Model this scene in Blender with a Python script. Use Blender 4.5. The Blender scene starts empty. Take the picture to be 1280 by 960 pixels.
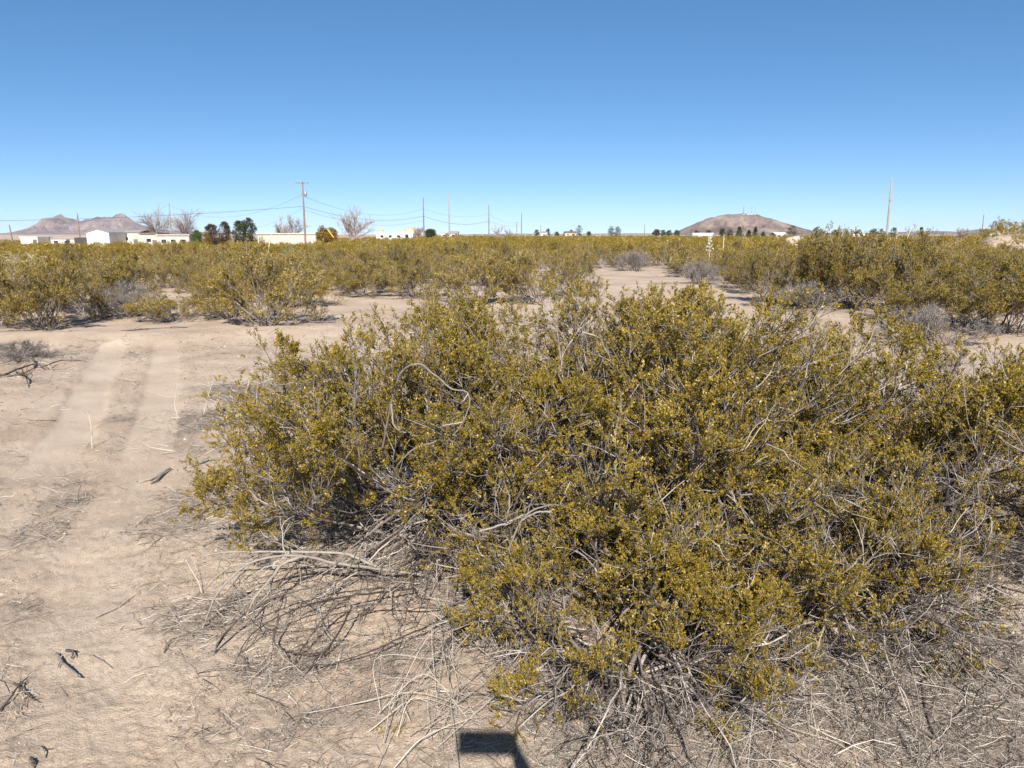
import bpy, math, random
import numpy as np
from math import radians as R

# ------------------------------------------------------------------ camera, sky, sun, exposure
EYE = 1.6
F = 961.0                       # focal length in photo pixels (1280 wide)
PITCH = R(11.01)
scene = bpy.context.scene
COL = scene.collection
cam_data = bpy.data.cameras.new('camera')
cam = bpy.data.objects.new('camera', cam_data)
COL.objects.link(cam)
cam.location = (0, 0, EYE)
cam.rotation_euler = (R(90) - PITCH, 0, 0)
cam_data.sensor_width = 36
cam_data.lens = 36 * F / 1280
cam_data.clip_start = 0.01
cam_data.clip_end = 60000
scene.camera = cam

SUN_EL, SUN_AZ = R(35.9), R(177.7)          # azimuth clockwise from +Y: behind the camera, a hair to the right
world = bpy.data.worlds.new('World'); scene.world = world
world.use_nodes = True
wn = world.node_tree
sky = wn.nodes.new('ShaderNodeTexSky')
sky.sky_type = 'NISHITA'; sky.sun_disc = False
sky.sun_elevation = SUN_EL; sky.sun_rotation = SUN_AZ
sky.altitude = 1200; sky.air_density = 0.5; sky.dust_density = 0.0; sky.ozone_density = 4.0
bg = wn.nodes['Background']; bg.inputs['Strength'].default_value = 0.118
hs = wn.nodes.new('ShaderNodeHueSaturation'); hs.inputs['Saturation'].default_value = 1.2; hs.inputs['Hue'].default_value = 0.5005
ga = wn.nodes.new('ShaderNodeGamma'); ga.inputs[1].default_value = 0.72
wn.links.new(sky.outputs[0], hs.inputs['Color']); wn.links.new(hs.outputs[0], ga.inputs[0]); wn.links.new(ga.outputs[0], bg.inputs[0])
sd = bpy.data.lights.new('sun', 'SUN'); sd.energy = 4.4; sd.angle = R(0.53); sd.color = (1.0, 0.955, 0.89)
sun = bpy.data.objects.new('sun', sd); COL.objects.link(sun)
sun.rotation_euler = (R(90) - SUN_EL, 0, -SUN_AZ + R(180))
# lamp shines along its -Z: make it travel from the sun to the scene
_dx, _dy, _dz = math.sin(SUN_AZ) * math.cos(SUN_EL), math.cos(SUN_AZ) * math.cos(SUN_EL), math.sin(SUN_EL)
from mathutils import Vector
sun.rotation_euler = Vector((_dx, _dy, _dz)).to_track_quat('Z', 'Y').to_euler()
scene.view_settings.view_transform = 'Standard'
scene.view_settings.look = 'None'
scene.view_settings.gamma = 1
scene.view_settings.exposure = 0.95
scene.view_settings.use_curve_mapping = False
scene.cycles.max_bounces = 6
scene.cycles.diffuse_bounces = 3
scene.cycles.transmission_bounces = 3
scene.cycles.volume_bounces = 0
scene.cycles.use_adaptive_sampling = True
scene.cycles.adaptive_threshold = 0.02

# ------------------------------------------------------------------ helpers: pixels to places
CP, SP = math.cos(PITCH), math.sin(PITCH)
def ray(px, py):
    dx, dy = (px - 640) / F, (480 - py) / F
    return np.array([dx, CP + dy * SP, -SP + dy * CP])
def gp(px, py, z=0.0):                      # point of the photo on a level surface at height z
    d = ray(px, py); t = (z - EYE) / d[2]
    return np.array([d[0] * t, d[1] * t, z])
def ap(px, py, D):                          # point of the photo at depth y = D
    d = ray(px, py); t = D / d[1]
    return np.array([d[0] * t, D, EYE + d[2] * t])
def to_px(x, y, z):
    c = y * CP - (z - EYE) * SP
    u = y * SP + (z - EYE) * CP
    return 640 + F * x / c, 480 - F * u / c

rng = np.random.default_rng(7)

# ------------------------------------------------------------------ noise
def _hash(ix, iy, seed):
    n = (ix.astype(np.int64) * 374761393 + iy.astype(np.int64) * 668265263 + seed * 974711) & 0xFFFFFFFF
    n = ((n ^ (n >> 13)) * 1274126177) & 0xFFFFFFFF
    n = (n ^ (n >> 16)) & 0xFFFFFFFF
    return n / 4294967295.0
def vnoise(x, y, seed=0):
    x = np.asarray(x, float); y = np.asarray(y, float)
    ix, iy = np.floor(x), np.floor(y)
    fx, fy = x - ix, y - iy
    fx = fx * fx * fx * (fx * (fx * 6 - 15) + 10); fy = fy * fy * fy * (fy * (fy * 6 - 15) + 10)
    a, b = _hash(ix, iy, seed), _hash(ix + 1, iy, seed)
    c, d = _hash(ix, iy + 1, seed), _hash(ix + 1, iy + 1, seed)
    return (a + (b - a) * fx + (c - a) * fy + (a - b - c + d) * fx * fy) * 2 - 1
def fbm(x, y, octv=4, seed=0, gain=0.5):
    s, a, f, n = 0, 1.0, 1.0, 0
    for i in range(octv):
        s = s + a * vnoise(x * f + 17.3 * i, y * f - 9.1 * i, seed + i); n += a
        a *= gain; f *= 2.03
    return s / n
def sstep(a, b, x):
    t = np.clip((x - a) / (b - a), 0, 1)
    return t * t * (3 - 2 * t)

def polydist(x, y, pts):
    best = np.full(np.shape(x), 1e9)
    for (x0, y0), (x1, y1) in zip(pts[:-1], pts[1:]):
        vx, vy = x1 - x0, y1 - y0
        t = np.clip(((x - x0) * vx + (y - y0) * vy) / (vx * vx + vy * vy), 0, 1)
        best = np.minimum(best, np.hypot(x - x0 - t * vx, y - y0 - t * vy))
    return best
def gpath(lst): return [tuple(gp(a, b)[:2]) for a, b in lst]
TRACKS = [gpath([(140, 432), (122, 470), (100, 520), (62, 575), (0, 640), (-80, 720)]),
          gpath([(207, 430), (203, 470), (198, 515), (176, 585), (128, 670), (98, 760), (108, 850), (130, 960), (150, 1050)])]

# hand-placed creosote mounds: filled in below, used by the terrain as low coppice mounds
NEAR = [  # px centre, base py, width m, height m, label
]
def track_mask(x, y):
    m = np.zeros(np.shape(x))
    for i, t in enumerate(TRACKS):
        d = polydist(x, y, t) + 0.03 * fbm(x * 3, y * 3, 2, 90 + i)
        m = np.maximum(m, 1 - sstep(0.15, 0.21, d))
    return m
MOUNDS = [(-0.15, 3.75, 1.2, 0.10), (1.2, 3.5, 1.3, 0.10), (2.7, 4.1, 1.1, 0.12)]
def hgt(x, y):
    x = np.asarray(x, float); y = np.asarray(y, float)
    r = np.hypot(x, y)
    h = 0.035 * fbm(x / 1.3, y / 1.3, 4, 3) * sstep(1.0, 3.5, r)
    h = h + 0.20 * fbm(x / 9, y / 9, 3, 11) * sstep(7, 22, r) * (1 - sstep(200, 400, r))
    h = h + 0.11 * np.exp(-((y - 12.2 - 0.5 * fbm(x / 3, x * 0, 2, 5)) / 0.7) ** 2) * sstep(-12, -9, x) * (1 - sstep(-2, 0, x))
    for mx, my, mr, mh in MOUNDS:
        h = h + mh * np.exp(-((x - mx) ** 2 + (y - my) ** 2) / (mr * mr))
    h = h - 0.42 * sstep(22, 60, y) * sstep(0.05, 0.35, -x / np.maximum(y, 1)) * (1 - sstep(600, 2000, y))
    h = h - 1.2 * sstep(70, 180, y) * sstep(0.08, 0.30, -x / np.maximum(y, 1)) * (1 - sstep(600, 2000, y))
    h = h + 0.12 * sstep(9, 16, y) * sstep(0.30, 0.42, x / np.maximum(y, 1)) * (1 - sstep(60, 140, y))
    e = sstep(0.565, 0.62, x / np.maximum(y, 1)) * sstep(46, 60, y) * (1 - sstep(75, 110, y))
    h = h + e * (1.45 + 0.25 * fbm(x / 6, y / 6, 3, 44))
    return h
def gh(x, y): return float(hgt(np.array([x]), np.array([y]))[0])

# ------------------------------------------------------------------ fast meshes
def fast_mesh(name, verts, quads=None, tris=None, attrs=None, smooth=False, mat=None):
    me = bpy.data.meshes.new(name)
    verts = np.asarray(verts, np.float32)
    parts, starts, tot = [], [], 0
    if quads is not None and len(quads):
        q = np.asarray(quads, np.int32); parts.append(q.ravel()); starts.append(np.arange(len(q)) * 4); tot += q.size
    if tris is not None and len(tris):
        t = np.asarray(tris, np.int32); starts.append(tot + np.arange(len(t)) * 3); parts.append(t.ravel())
    loops = np.concatenate(parts).astype(np.int32); st = np.concatenate(starts).astype(np.int32)
    me.vertices.add(len(verts)); me.vertices.foreach_set('co', verts.ravel())
    me.loops.add(len(loops)); me.loops.foreach_set('vertex_index', loops)
    me.polygons.add(len(st)); me.polygons.foreach_set('loop_start', st)
    me.polygons.foreach_set('use_smooth', np.full(len(st), bool(smooth)))
    for k, v in (attrs or {}).items():
        a = me.attributes.new(k, 'FLOAT', 'POINT'); a.data.foreach_set('value', np.asarray(v, np.float32))
    me.update(calc_edges=True); me.validate()
    if mat: me.materials.append(mat)
    return me

class Geo:
    """collects quads/tris with a tint per vertex; build() links ONE object"""
    def __init__(s): s.v, s.q, s.t, s.a, s.n = [], [], [], [], 0
    def add(s, v, q=None, t=None, tint=0.5):
        v = np.asarray(v, float).reshape(-1, 3)
        s.v.append(v)
        if q is not None and len(q): s.q.append(np.asarray(q) + s.n)
        if t is not None and len(t): s.t.append(np.asarray(t) + s.n)
        s.a.append(np.broadcast_to(np.asarray(tint, float), (len(v),)).copy()); s.n += len(v)
    def tubes(s, pts, rad, sides=4, tint=None, cap=False):
        pts = np.asarray(pts, float); rad = np.asarray(rad, float)
        N, K, _ = pts.shape
        if N == 0: return
        tan = np.gradient(pts, axis=1); tan /= np.linalg.norm(tan, axis=2, keepdims=True) + 1e-9
        ref = np.cross(tan[:, K // 2], rng.normal(size=(N, 3))); ref /= np.linalg.norm(ref, axis=1, keepdims=True) + 1e-9
        n1 = np.cross(tan, ref[:, None, :]); n1 /= np.linalg.norm(n1, axis=2, keepdims=True) + 1e-9
        n2 = np.cross(tan, n1)
        ang = np.arange(sides) * 2 * math.pi / sides
        ring = pts[:, :, None, :] + rad[:, :, None, None] * (n1[:, :, None, :] * np.cos(ang)[None, None, :, None] + n2[:, :, None, :] * np.sin(ang)[None, None, :, None])
        idx = np.arange(N * K * sides).reshape(N, K, sides)
        a = idx[:, :-1, :]; b = np.roll(idx, -1, axis=2)[:, :-1, :]; c = np.roll(idx, -1, axis=2)[:, 1:, :]; d = idx[:, 1:, :]
        q = np.stack([a, b, c, d], -1).reshape(-1, 4)
        if tint is None: tint = rng.random(N)
        tv = np.repeat(np.asarray(tint), K * sides)
        s.add(ring.reshape(-1, 3), q, None, tv)
    def leaves(s, p, d, L, W, tint):
        """diamond leaves: p base (N,3), d direction"""
        N = len(p)
        if N == 0: return
        d = d / (np.linalg.norm(d, axis=1, keepdims=True) + 1e-9)
        sd = np.cross(d, rng.normal(size=(N, 3))); sd /= np.linalg.norm(sd, axis=1, keepdims=True) + 1e-9
        L = np.broadcast_to(L, (N,))[:, None]; W = np.broadcast_to(W, (N,))[:, None]
        up = np.cross(sd, d)
        v = np.stack([p, p + d * L * .5 + sd * W * .5 + up * W * .12, p + d * L, p + d * L * .5 - sd * W * .5 + up * W * .12], 1)
        s.add(v.reshape(-1, 3), np.arange(N * 4).reshape(N, 4), None, np.repeat(tint, 4))
    def box(s, c, dim, rz=0, tint=0.5):
        x, y, z = np.array(dim) / 2
        v = np.array([[-x, -y, -z], [x, -y, -z], [x, y, -z], [-x, y, -z], [-x, -y, z], [x, -y, z], [x, y, z], [-x, y, z]])
        cs, sn = math.cos(rz), math.sin(rz)
        v = np.c_[v[:, 0] * cs - v[:, 1] * sn, v[:, 0] * sn + v[:, 1] * cs, v[:, 2]] + np.array(c)
        s.add(v, [[0, 3, 2, 1], [4, 5, 6, 7], [0, 1, 5, 4], [1, 2, 6, 5], [2, 3, 7, 6], [3, 0, 4, 7]], None, tint)
    def blob(s, c, r, squash=1.0, jitter=0.25, seg=8, tint=0.5):
        th = np.linspace(0, math.pi, seg)[:, None]; ph = (np.arange(seg * 2) * math.pi / seg)[None, :]
        v = np.stack([np.sin(th) * np.cos(ph), np.sin(th) * np.sin(ph), np.cos(th) * np.ones_like(ph)], -1)
        n = 1 + jitter * rng.uniform(-1, 1, (seg, seg * 2, 1)); n[0] = 1; n[-1] = 1
        v = v * n * np.array([r, r, r * squash]) + np.array(c)
        idx = np.arange(seg * seg * 2).reshape(seg, seg * 2)
        q = np.stack([idx[:-1], np.roll(idx, -1, 1)[:-1], np.roll(idx, -1, 1)[1:], idx[1:]], -1).reshape(-1, 4)
        s.add(v.reshape(-1, 3), q[:, ::-1], None, tint)
    def mesh(s, name, mat, smooth=False):
        return fast_mesh(name, np.concatenate(s.v), np.concatenate(s.q) if s.q else None, np.concatenate(s.t) if s.t else None,
                         {'tint': np.concatenate(s.a)}, smooth, mat)
    def build(s, name, mat, parent=None, smooth=False):
        return link(name, s.mesh(name, mat, smooth), parent)

def link(name, me, parent=None):
    o = bpy.data.objects.new(name, me); COL.objects.link(o)
    if parent is not None: o.parent = parent
    return o
def tag(o, label=None, cat=None, group=None, kind=None):
    if label: o['label'] = label
    if cat: o['category'] = cat
    if group: o['group'] = group
    if kind: o['kind'] = kind
    return o
def thing(name, loc, label, cat, group=None, rz=0):
    o = bpy.data.objects.new(name, None); COL.objects.link(o)
    o.empty_display_size = 0.2; o.location = loc; o.rotation_euler = (0, 0, rz)
    return tag(o, label, cat, group)

# ------------------------------------------------------------------ materials
def new_mat(name):
    m = bpy.data.materials.new(name); m.use_nodes = True
    nt = m.node_tree; return m, nt, nt.nodes['Principled BSDF']
def N(nt, t, **kw):
    n = nt.nodes.new(t)
    for k, v in kw.items(): setattr(n, k, v)
    return n
def ramp(nt, fac, stops):
    r = N(nt, 'ShaderNodeValToRGB'); e = r.color_ramp.elements
    while len(e) > 1: e.remove(e[-1])
    e[0].position = stops[0][0]; e[0].color = (*stops[0][1], 1)
    for p, c in stops[1:]:
        x = e.new(p); x.color = (*c, 1)
    nt.links.new(fac, r.inputs[0]); return r.outputs[0]
def tint_mat(name, stops, rough=0.8, trans=0.0, noise=0.0, nscale=30, spec=0.3, per_object=0.0):
    m, nt, b = new_mat(name)
    a = N(nt, 'ShaderNodeAttribute', attribute_name='tint')
    fac = a.outputs['Fac']
    if noise:
        tc = N(nt, 'ShaderNodeTexCoord'); no = N(nt, 'ShaderNodeTexNoise'); no.inputs['Scale'].default_value = nscale
        no.inputs['Detail'].default_value = 3
        nt.links.new(tc.outputs['Object'], no.inputs['Vector'])
        ma = N(nt, 'ShaderNodeMath', operation='MULTIPLY_ADD'); ma.inputs[1].default_value = noise; 
        sb = N(nt, 'ShaderNodeMath', operation='SUBTRACT'); sb.inputs[1].default_value = 0.5
        nt.links.new(no.outputs['Fac'], sb.inputs[0]); nt.links.new(sb.outputs[0], ma.inputs[0]); nt.links.new(fac, ma.inputs[2])
        fac = ma.outputs[0]
    if per_object:
        oi = N(nt, 'ShaderNodeObjectInfo'); mo = N(nt, 'ShaderNodeMath', operation='MULTIPLY_ADD'); mo.inputs[1].default_value = per_object
        s5 = N(nt, 'ShaderNodeMath', operation='SUBTRACT'); s5.inputs[1].default_value = 0.5
        nt.links.new(oi.outputs['Random'], s5.inputs[0]); nt.links.new(s5.outputs[0], mo.inputs[0]); nt.links.new(fac, mo.inputs[2]); 
        mi = N(nt, 'ShaderNodeMath', operation='MINIMUM'); mi.inputs[1].default_value = 1.0; nt.links.new(mo.outputs[0], mi.inputs[0]); fac = mi.outputs[0]
    col = ramp(nt, fac, stops)
    nt.links.new(col, b.inputs['Base Color'])
    b.inputs['Roughness'].default_value = rough
    b.inputs['Specular IOR Level'].default_value = spec
    if trans:
        tr = N(nt, 'ShaderNodeBsdfTranslucent'); nt.links.new(col, tr.inputs['Color'])
        mx = N(nt, 'ShaderNodeMixShader'); mx.inputs[0].default_value = trans
        nt.links.new(b.outputs[0], mx.inputs[1]); nt.links.new(tr.outputs[0], mx.inputs[2])
        nt.links.new(mx.outputs[0], nt.nodes['Material Output'].inputs['Surface'])
    return m
def flat_mat(name, c, rough=0.6, c2=None, scale=3, metal=0.0):
    m, nt, b = new_mat(name)
    c2 = c2 or tuple(x * 0.82 for x in c)
    tc = N(nt, 'ShaderNodeTexCoord'); no = N(nt, 'ShaderNodeTexNoise'); no.inputs['Scale'].default_value = scale; no.inputs['Detail'].default_value = 4
    nt.links.new(tc.outputs['Object'], no.inputs['Vector'])
    nt.links.new(ramp(nt, no.outputs['Fac'], [(0.3, c2), (0.7, c)]), b.inputs['Base Color'])
    b.inputs['Roughness'].default_value = rough; b.inputs['Metallic'].default_value = metal
    return m

M_LEAF = tint_mat('creosote_leaf', [(0.0, (0.078, 0.066, 0.013)), (0.35, (0.204, 0.150, 0.018)), (0.75, (0.322, 0.222, 0.021)), (0.93, (0.41, 0.270, 0.028)), (1.0, (0.62, 0.52, 0.25))], rough=0.5, trans=0.30, spec=0.4, per_object=0.36)
M_LEAF_NEAR = tint_mat('creosote_leaf_near', [(0.0, (0.085, 0.072, 0.013)), (0.35, (0.220, 0.164, 0.018)), (0.75, (0.352, 0.242, 0.022)), (0.93, (0.45, 0.295, 0.03)), (1.0, (0.64, 0.54, 0.28))], rough=0.5, trans=0.34, spec=0.4)
M_BARK = tint_mat('creosote_bark', [(0.0, (0.030, 0.023, 0.020)), (0.3, (0.10, 0.080, 0.068)), (0.65, (0.24, 0.20, 0.175)), (1.0, (0.48, 0.42, 0.37))], rough=0.85, noise=0.9, nscale=14)
M_PALE = tint_mat('pale_dead_wood', [(0.0, (0.12, 0.10, 0.082)), (0.5, (0.28, 0.245, 0.205)), (1.0, (0.48, 0.43, 0.365))], rough=0.8, noise=0.6, nscale=40)
M_DARKW = tint_mat('dark_dead_wood', [(0.0, (0.020, 0.015, 0.013)), (0.45, (0.070, 0.054, 0.046)), (1.0, (0.30, 0.255, 0.22))], rough=0.85, noise=0.9, nscale=25)
M_LITTER = tint_mat('dry_litter', [(0.0, (0.07, 0.055, 0.045)), (0.3, (0.20, 0.165, 0.135)), (0.7, (0.36, 0.31, 0.26)), (1.0, (0.60, 0.54, 0.46))], rough=0.9)
M_PEB = tint_mat('pebble', [(0.0, (0.16, 0.12, 0.095)), (0.6, (0.36, 0.27, 0.20)), (1.0, (0.55, 0.46, 0.38))], rough=0.9)
M_GREYBUSH = tint_mat('grey_shrub_twigs', [(0.0, (0.08, 0.065, 0.06)), (0.6, (0.19, 0.162, 0.145)), (1.0, (0.36, 0.32, 0.285))], rough=0.9)
M_EVER = tint_mat('evergreen_needles', [(0.0, (0.024, 0.030, 0.013)), (0.6, (0.060, 0.070, 0.028)), (1.0, (0.11, 0.115, 0.045))], rough=0.7, trans=0.1)
M_GREEN = tint_mat('bright_shrub_leaves', [(0.0, (0.03, 0.07, 0.012)), (1.0, (0.13, 0.20, 0.04))], rough=0.6, trans=0.2)
M_AUTUMN = tint_mat('yellowed_leaves', [(0.0, (0.13, 0.075, 0.012)), (1.0, (0.34, 0.22, 0.04))], rough=0.6, trans=0.2)
M_RUSTY = tint_mat('rusty_evergreen_needles', [(0.0, (0.028, 0.018, 0.012)), (1.0, (0.12, 0.075, 0.04))], rough=0.7)
M_TREEBARK = tint_mat('tree_bark', [(0.0, (0.16, 0.12, 0.105)), (1.0, (0.46, 0.38, 0.345))], rough=0.9)
M_YUCCA = tint_mat('yucca_blades', [(0.0, (0.11, 0.12, 0.06)), (1.0, (0.33, 0.34, 0.20))], rough=0.6)
M_STRAW = tint_mat('straw', [(0.0, (0.20, 0.165, 0.13)), (0.6, (0.42, 0.365, 0.295)), (1.0, (0.62, 0.56, 0.46))], rough=0.8)
M_WOODPOLE = flat_mat('pole_wood', (0.24, 0.19, 0.15), 0.85, (0.15, 0.115, 0.09), 2)
M_PALEPOLE = flat_mat('weathered_pole_wood', (0.33, 0.30, 0.265), 0.85, (0.24, 0.215, 0.185), 2)
M_WIRE = flat_mat('wire_black', (0.05, 0.05, 0.055), 0.5)
M_WHITE = flat_mat('white_siding', (0.78, 0.77, 0.73), 0.5, (0.68, 0.67, 0.63), 0.6)
M_CREAM = flat_mat('cream_siding', (0.50, 0.46, 0.39), 0.6, (0.40, 0.36, 0.30), 0.6)
M_TAN = flat_mat('tan_stucco', (0.55, 0.40, 0.24), 0.8, (0.48, 0.34, 0.2), 0.5)
M_ROOF = flat_mat('grey_roof', (0.36, 0.34, 0.33), 0.6, (0.28, 0.26, 0.25), 1)
M_BROWNROOF = flat_mat('brown_roof', (0.20, 0.14, 0.11), 0.8, (0.14, 0.10, 0.08), 1)
M_WINDOW = flat_mat('dark_window', (0.03, 0.035, 0.045), 0.15)
M_METAL = flat_mat('galvanised_metal', (0.42, 0.42, 0.42), 0.45, metal=0.6)
M_GOLD = flat_mat('yellow_paint', (0.62, 0.42, 0.08), 0.5)
M_HILL = None

# ------------------------------------------------------------------ ground
# litter patches: px, py, half width m, half depth m, strength
PATCH = [(305, 522, 0.95, 0.6, 1.6), (345, 490, .9, .6, 1.5), (215, 560, .8, .25, .6), (80, 630, .9, .35, 1.0), (120, 655, .8, .25, .8), (20, 610, .6, .3, .8), (215, 625, .5, .2, .6),
         (300, 765, .42, .22, .9), (230, 790, .3, .12, .6), (350, 850, .35, .14, .9), (380, 910, .4, .12, 1.0), (470, 840, .45, .2, .9), (520, 900, .5, .18, .8),
         (700, 880, .8, .35, 1.2), (900, 900, 1.1, .35, 1.3), (1100, 900, 1.0, .35, 1.5), (1230, 850, .8, .4, 1.4), (1150, 950, 1.0, .2, 1.1), (30, 760, .25, .06, .6), (40, 880, .2, .1, .5),
         (30, 440, 2.2, .7, .8), (300, 405, 3.0, .6, .5), (560, 700, 1.2, .5, .9), (800, 750, 1.2, .6, 1.0), (1100, 700, 1.2, .7, 1.0),(240, 395, 3.0, .5, .6)]
PW = [(gp(a, b)[0], gp(a, b)[1], c, d, s) for a, b, c, d, s in PATCH]
def litter_mask(x, y):
    m = np.zeros(np.shape(x))
    wob = 0.95 * fbm(x * 2.1, y * 2.1, 4, 70)
    for cx, cy, a, b, s in PW:
        d = np.hypot((x - cx) / a, (y - cy) / b)
        m = np.maximum(m, 0.85 * s * (1 - sstep(0.25, 1.3, d + wob)))
    far = sstep(9, 14, np.hypot(x, y)) * sstep(0.0, 0.5, fbm(x / 1.6, y / 1.6, 3, 31)) * 0.7
    m = np.maximum(m, far)
    m = m * (0.55 + 0.45 * sstep(-0.5, 0.4, fbm(x * 7, y * 7, 3, 12)))
    return m * (1 - 0.85 * track_mask(x, y) * (np.hypot(x, y) < 14))

def build_ground():
    rr = [0.9]
    while rr[-1] < 5: rr.append(rr[-1] * 1.0055)
    while rr[-1] < 30: rr.append(rr[-1] * 1.009)
    while rr[-1] < 30000: rr.append(rr[-1] * 1.03)
    rr = np.array(rr)
    fine = np.arange(-47, 47.01, 0.15)
    coarse = np.concatenate([np.arange(-180, -47, 3.5), fine, np.arange(50, 180, 3.5)])
    ang = np.radians(coarse)                                   # clockwise from +Y
    A, RR = np.meshgrid(ang, rr)
    x, y = RR * np.sin(A), RR * np.cos(A)
    z = hgt(x, y)
    near = 1 - sstep(9, 20, RR)
    tm = track_mask(x, y) * near * (0.25 + 0.75 * sstep(4.6, 6.5, y)) * (0.6 + 0.4 * sstep(-.4, .3, fbm(x * 2.5, y * 2.5, 3, 55)))
    lm = litter_mask(x, y)
    fine_n = fbm(x * 9, y * 9, 4, 21, 0.6) * 0.010 + fbm(x * 40, y * 40, 3, 22, 0.7) * 0.0075
    z = z + 0.012 * fbm(x * 3.2, y * 3.2, 3, 66) * near
    z = z + fine_n * near * (1 - 0.75 * tm) - 0.016 * tm
    # berms pushed up beside each wheel rut
    for i, t in enumerate(TRACKS):
        d = polydist(x, y, t)
        z = z + near * 0.006 * np.exp(-((d - 0.27) / 0.06) ** 2)
    # tread chevrons in the near end of the right-hand rut
    d1 = polydist(x, y, TRACKS[1])
    tread = np.sin(y * 2 * math.pi / 0.038 + np.abs(x - np.interp(y, [2.0, 2.6, 3.3], [-1.22, -1.35, -1.75])) * 40 + 2.2 * fbm(x * 3, y * 3, 2, 6))
    z = z + 0.0045 * sstep(-0.3, 0.5, fbm(x * 9, y * 9, 2, 61)) * tread * (1 - sstep(0.22, 0.55, d1)) * (1 - sstep(2.7, 3.6, y)) * sstep(-0.5, 0.3, fbm(x * 4, y * 4, 2, 8) + .2)
    z = z + lm * near * 0.008 * fbm(x * 30, y * 30, 2, 33)
    nr, na = x.shape
    verts = np.stack([x, y, z], -1).reshape(-1, 3)
    idx = np.arange(nr * na).reshape(nr, na)
    q = np.stack([idx[:-1], idx[1:], np.roll(idx, -1, 1)[1:], np.roll(idx, -1, 1)[:-1]], -1).reshape(-1, 4)
    verts = np.vstack([verts, [0, 0, 0]]); c = nr * na
    t = np.stack([np.full(na, c), idx[0], np.roll(idx[0], -1)], -1)
    z0 = lambda a: np.append(a.ravel(), 0)
    m, nt, b = new_mat('desert_sand')
    tc = N(nt, 'ShaderNodeTexCoord')
    def noise(scale, det=6, rough=0.6, dist=0.0):
        n = N(nt, 'ShaderNodeTexNoise'); n.inputs['Scale'].default_value = scale; n.inputs['Detail'].default_value = det
        n.inputs['Roughness'].default_value = rough; n.inputs['Distortion'].default_value = dist
        nt.links.new(tc.outputs['Object'], n.inputs['Vector']); return n.outputs['Fac']
    big = ramp(nt, noise(0.9, 6, 0.62), [(0.30, (0.40, 0.310, 0.235)), (0.50, (0.50, 0.405, 0.315)), (0.72, (0.575, 0.480, 0.385))])
    grain = ramp(nt, noise(48, 8, 0.82), [(0.30, (0.40, 0.37, 0.35)), (0.42, (0.80, 0.79, 0.78)), (0.52, (1.0, 1.0, 1.0)), (0.75, (1.16, 1.15, 1.13))])
    mul = N(nt, 'ShaderNodeMix', data_type='RGBA', blend_type='MULTIPLY'); mul.inputs[0].default_value = 0.8
    nt.links.new(big, mul.inputs[6]); nt.links.new(grain, mul.inputs[7])
    spk = ramp(nt, noise(190, 4, 0.8), [(0.30, (0.55, 0.52, 0.50)), (0.44, (0.95, 0.95, 0.95)), (0.6, (1.0, 1.0, 1.0)), (0.75, (1.18, 1.17, 1.15))])
    mul2 = N(nt, 'ShaderNodeMix', data_type='RGBA', blend_type='MULTIPLY'); mul2.inputs[0].default_value = 0.8; nt.links.new(mul.outputs[2], mul2.inputs[6]); nt.links.new(spk, mul2.inputs[7]); mul = mul2
    lit = ramp(nt, noise(55, 6, 0.85, 1.5), [(0.3, (0.10, 0.078, 0.062)), (0.5, (0.20, 0.158, 0.125)), (0.68, (0.37, 0.31, 0.25))])
    la = N(nt, 'ShaderNodeAttribute', attribute_name='litter')
    br = N(nt, 'ShaderNodeMath', operation='MULTIPLY_ADD'); br.inputs[1].default_value = 0.9; br.inputs[2].default_value = -0.45
    nt.links.new(noise(18, 6, 0.8), br.inputs[0])
    ad = N(nt, 'ShaderNodeMath', operation='ADD'); nt.links.new(la.outputs['Fac'], ad.inputs[0]); nt.links.new(br.outputs[0], ad.inputs[1])
    cl = N(nt, 'ShaderNodeMapRange'); cl.inputs['From Min'].default_value = 0.18; cl.inputs['From Max'].default_value = 0.95; cl.inputs['To Max'].default_value = 0.92
    nt.links.new(ad.outputs[0], cl.inputs['Value'])
    mx = N(nt, 'ShaderNodeMix', data_type='RGBA'); nt.links.new(cl.outputs[0], mx.inputs[0])
    pk = N(nt, 'ShaderNodeMix', data_type='RGBA', blend_type='MULTIPLY'); nt.links.new(noise(0.55, 3, 0.5), pk.inputs[0]); nt.links.new(mul.outputs[2], pk.inputs[6]); pk.inputs[7].default_value = (1.05, 0.95, 0.87, 1)
    nt.links.new(pk.outputs[2], mx.inputs[6]); nt.links.new(lit, mx.inputs[7])
    ta = N(nt, 'ShaderNodeAttribute', attribute_name='track')
    tm_ = N(nt, 'ShaderNodeMath', operation='MULTIPLY'); tm_.inputs[1].default_value = 0.4; nt.links.new(ta.outputs['Fac'], tm_.inputs[0])
    mt = N(nt, 'ShaderNodeMix', data_type='RGBA'); nt.links.new(tm_.outputs[0], mt.inputs[0]); nt.links.new(mx.outputs[2], mt.inputs[6])
    mt.inputs[7].default_value = (0.60, 0.485, 0.375, 1)
    nt.links.new(mt.outputs[2], b.inputs['Base Color'])
    b.inputs['Roughness'].default_value = 0.95; b.inputs['Specular IOR Level'].default_value = 0.15
    bp = N(nt, 'ShaderNodeBump'); bp.inputs['Strength'].default_value = 0.9; bp.inputs['Distance'].default_value = 0.010
    nt.links.new(noise(110, 6, 0.7), bp.inputs['Height']); nt.links.new(bp.outputs[0], b.inputs['Normal'])
    me = fast_mesh('ground', verts, q, t, {'litter': z0(lm), 'track': z0(tm)}, True, m)
    o = link('ground', me); tag(o, kind='structure'); return o
build_ground()

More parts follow.
